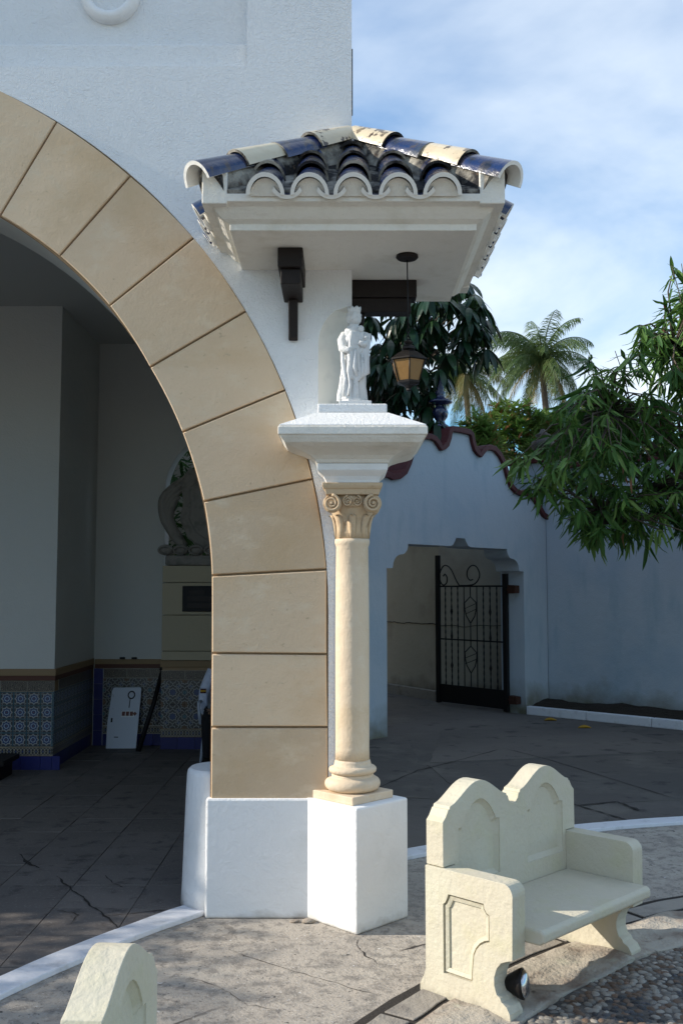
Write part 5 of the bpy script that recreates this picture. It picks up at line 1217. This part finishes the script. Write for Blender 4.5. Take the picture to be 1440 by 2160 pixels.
# hedge of reddish-green shrubs behind the walls
rnd.seed(3)
hl = [leaf_mb(.19, .055, .1, .3, 3), leaf_mb(.15, .05, .25, .3, 3)]
def shrub(x, top, rx, Y, label):
    B = at_y(x, 1245, Y); B.z = 0; zt_ = at_y(x, top, Y).z
    t = thing('tall_shrub', label, 'shrub', B, 'shrubs above the garden wall')
    MB().tube([B, B+V3(.05, 0, zt_*.5), B+V3(0, 0, zt_*.85)], [.10, .08, .04], 8).build('trunk', M['bark'], t)
    mb = MB(); rxm = rx/2100*Y
    for _ in range(430):
        u = rnd.uniform(0, 1)**.5; a_ = rnd.uniform(0, 6.28); ph = rnd.uniform(-.5, 1); c = B+V3(rxm*u*math.cos(a_), rxm*u*math.sin(a_), zt_-.9+.85*ph*math.sqrt(max(0, 1-u*u*.8))+.08*rnd.random())
        for k in range(9):
            b_ = 6.28*k/9+rnd.random(); d = V3(math.cos(b_), math.sin(b_), rnd.uniform(.1, 1.3)); m4 = Matrix.Translation(c) @ frame(d, roll=rnd.uniform(-.3, .3)) @ Matrix.Scale(rnd.uniform(.8, 1.2), 4)
            q = rnd.randrange(2); mb.add([m4 @ Vector(v) for v in hl[q].v], hl[q].f, 1 if rnd.random() < .12 else 0)
    mb.build('crown', [M['leaf_h'], M['leaf_hr']], t, kind='stuff', fix=False)
for (x, top, rx, Y, lb) in ((1010, 872, 45, 19, 'reddish green shrub just right of the blue finial'), (1085, 846, 70, 20, 'reddish green shrub in front of the palm trunk'), (1175, 862, 70, 20.5, 'reddish green shrub between palm trunk and drooping tree'), (1260, 850, 75, 20, 'reddish green shrub mostly hidden by the drooping tree'), (1350, 850, 80, 20, 'reddish green shrub behind the drooping tree at the right edge')): shrub(x, top, rx, Y, lb)

# coconut palms
def palm(label, x, y, Y, fl_len, nf, seed, wind=-.35, mats=('leaf_p', 'leaf_py')):
    rnd.seed(seed); C = at_y(x, y, Y); B = V3(C.x+.6, C.y, 0)
    t = thing('coconut_palm', label, 'palm', B, 'coconut palms beyond the garden')
    MB().tube([B, B+V3(-.1, 0, C.z*.4), B+V3(-.4, 0, C.z*.8), C], [.26, .2, .17, .16], 10).build('trunk', M['palm_bark'], t)
    for k in range(nf):
        a_ = 2*PI*k/nf*2.4+rnd.uniform(-.2, .2); el = -.6+1.9*((k*0.618) % 1)
        d = V3(math.cos(a_)*math.cos(el)+wind*.5, math.sin(a_)*math.cos(el), math.sin(el)); L_ = fl_len*rnd.uniform(.85, 1.1)
        n = 22; p = C.copy(); v = d.normalized(); pts = [p.copy()]
        for i in range(n): v = (v+V3(wind*.02, 0, -.055-.05*i/n)).normalized(); p = p+v*(L_/n); pts.append(p.copy())
        mb = MB(); mb.tube(pts, [.05*(1-i/n*.85) for i in range(n+1)], 5, m=0)
        for i in range(2, n+1):
            tg = (pts[i]-pts[i-1]).normalized(); sd_ = tg.cross(V3(0, 0, 1)); sd_ = sd_.normalized() if sd_.length > .05 else V3(1, 0, 0)
            for s in (-1, 1):
                for sub_ in range(3):
                    o_ = pts[i-1].lerp(pts[i], sub_*.33+rnd.random()*.2); ll = L_*.30*math.sin(PI*min(1, (i+2)/(n+4)))**.6*rnd.uniform(.8, 1.1)
                    dd = (sd_*s*.6+tg*.6+V3(wind*.5, 0, -.55+rnd.uniform(-.25, .25))).normalized(); w = tg*.022
                    m1 = o_+dd*ll*.5; e_ = o_+(dd+V3(0, 0, -.35)).normalized()*ll
                    mb.add([o_-w*.6, o_+w*.6, m1+w, m1-w, e_], [(0, 1, 2, 3), (3, 2, 4)], 0)
        old = el < -.42 or rnd.random() < .06
        mb.build('frond', M[mats[1] if old else mats[0]], t, fix=False)
palm('tall coconut palm with windblown fronds right of the lantern', 1141, 757, 52, 3.5, 44, 21)
palm('smaller coconut palm with hanging yellowed fronds behind the lantern', 980, 795, 58, 3.7, 34, 4)

for o in bpy.data.objects:
    if '_o' in o: del o['_o']
for m_ in bpy.data.materials:
    if 'vec' in m_: del m_['vec']
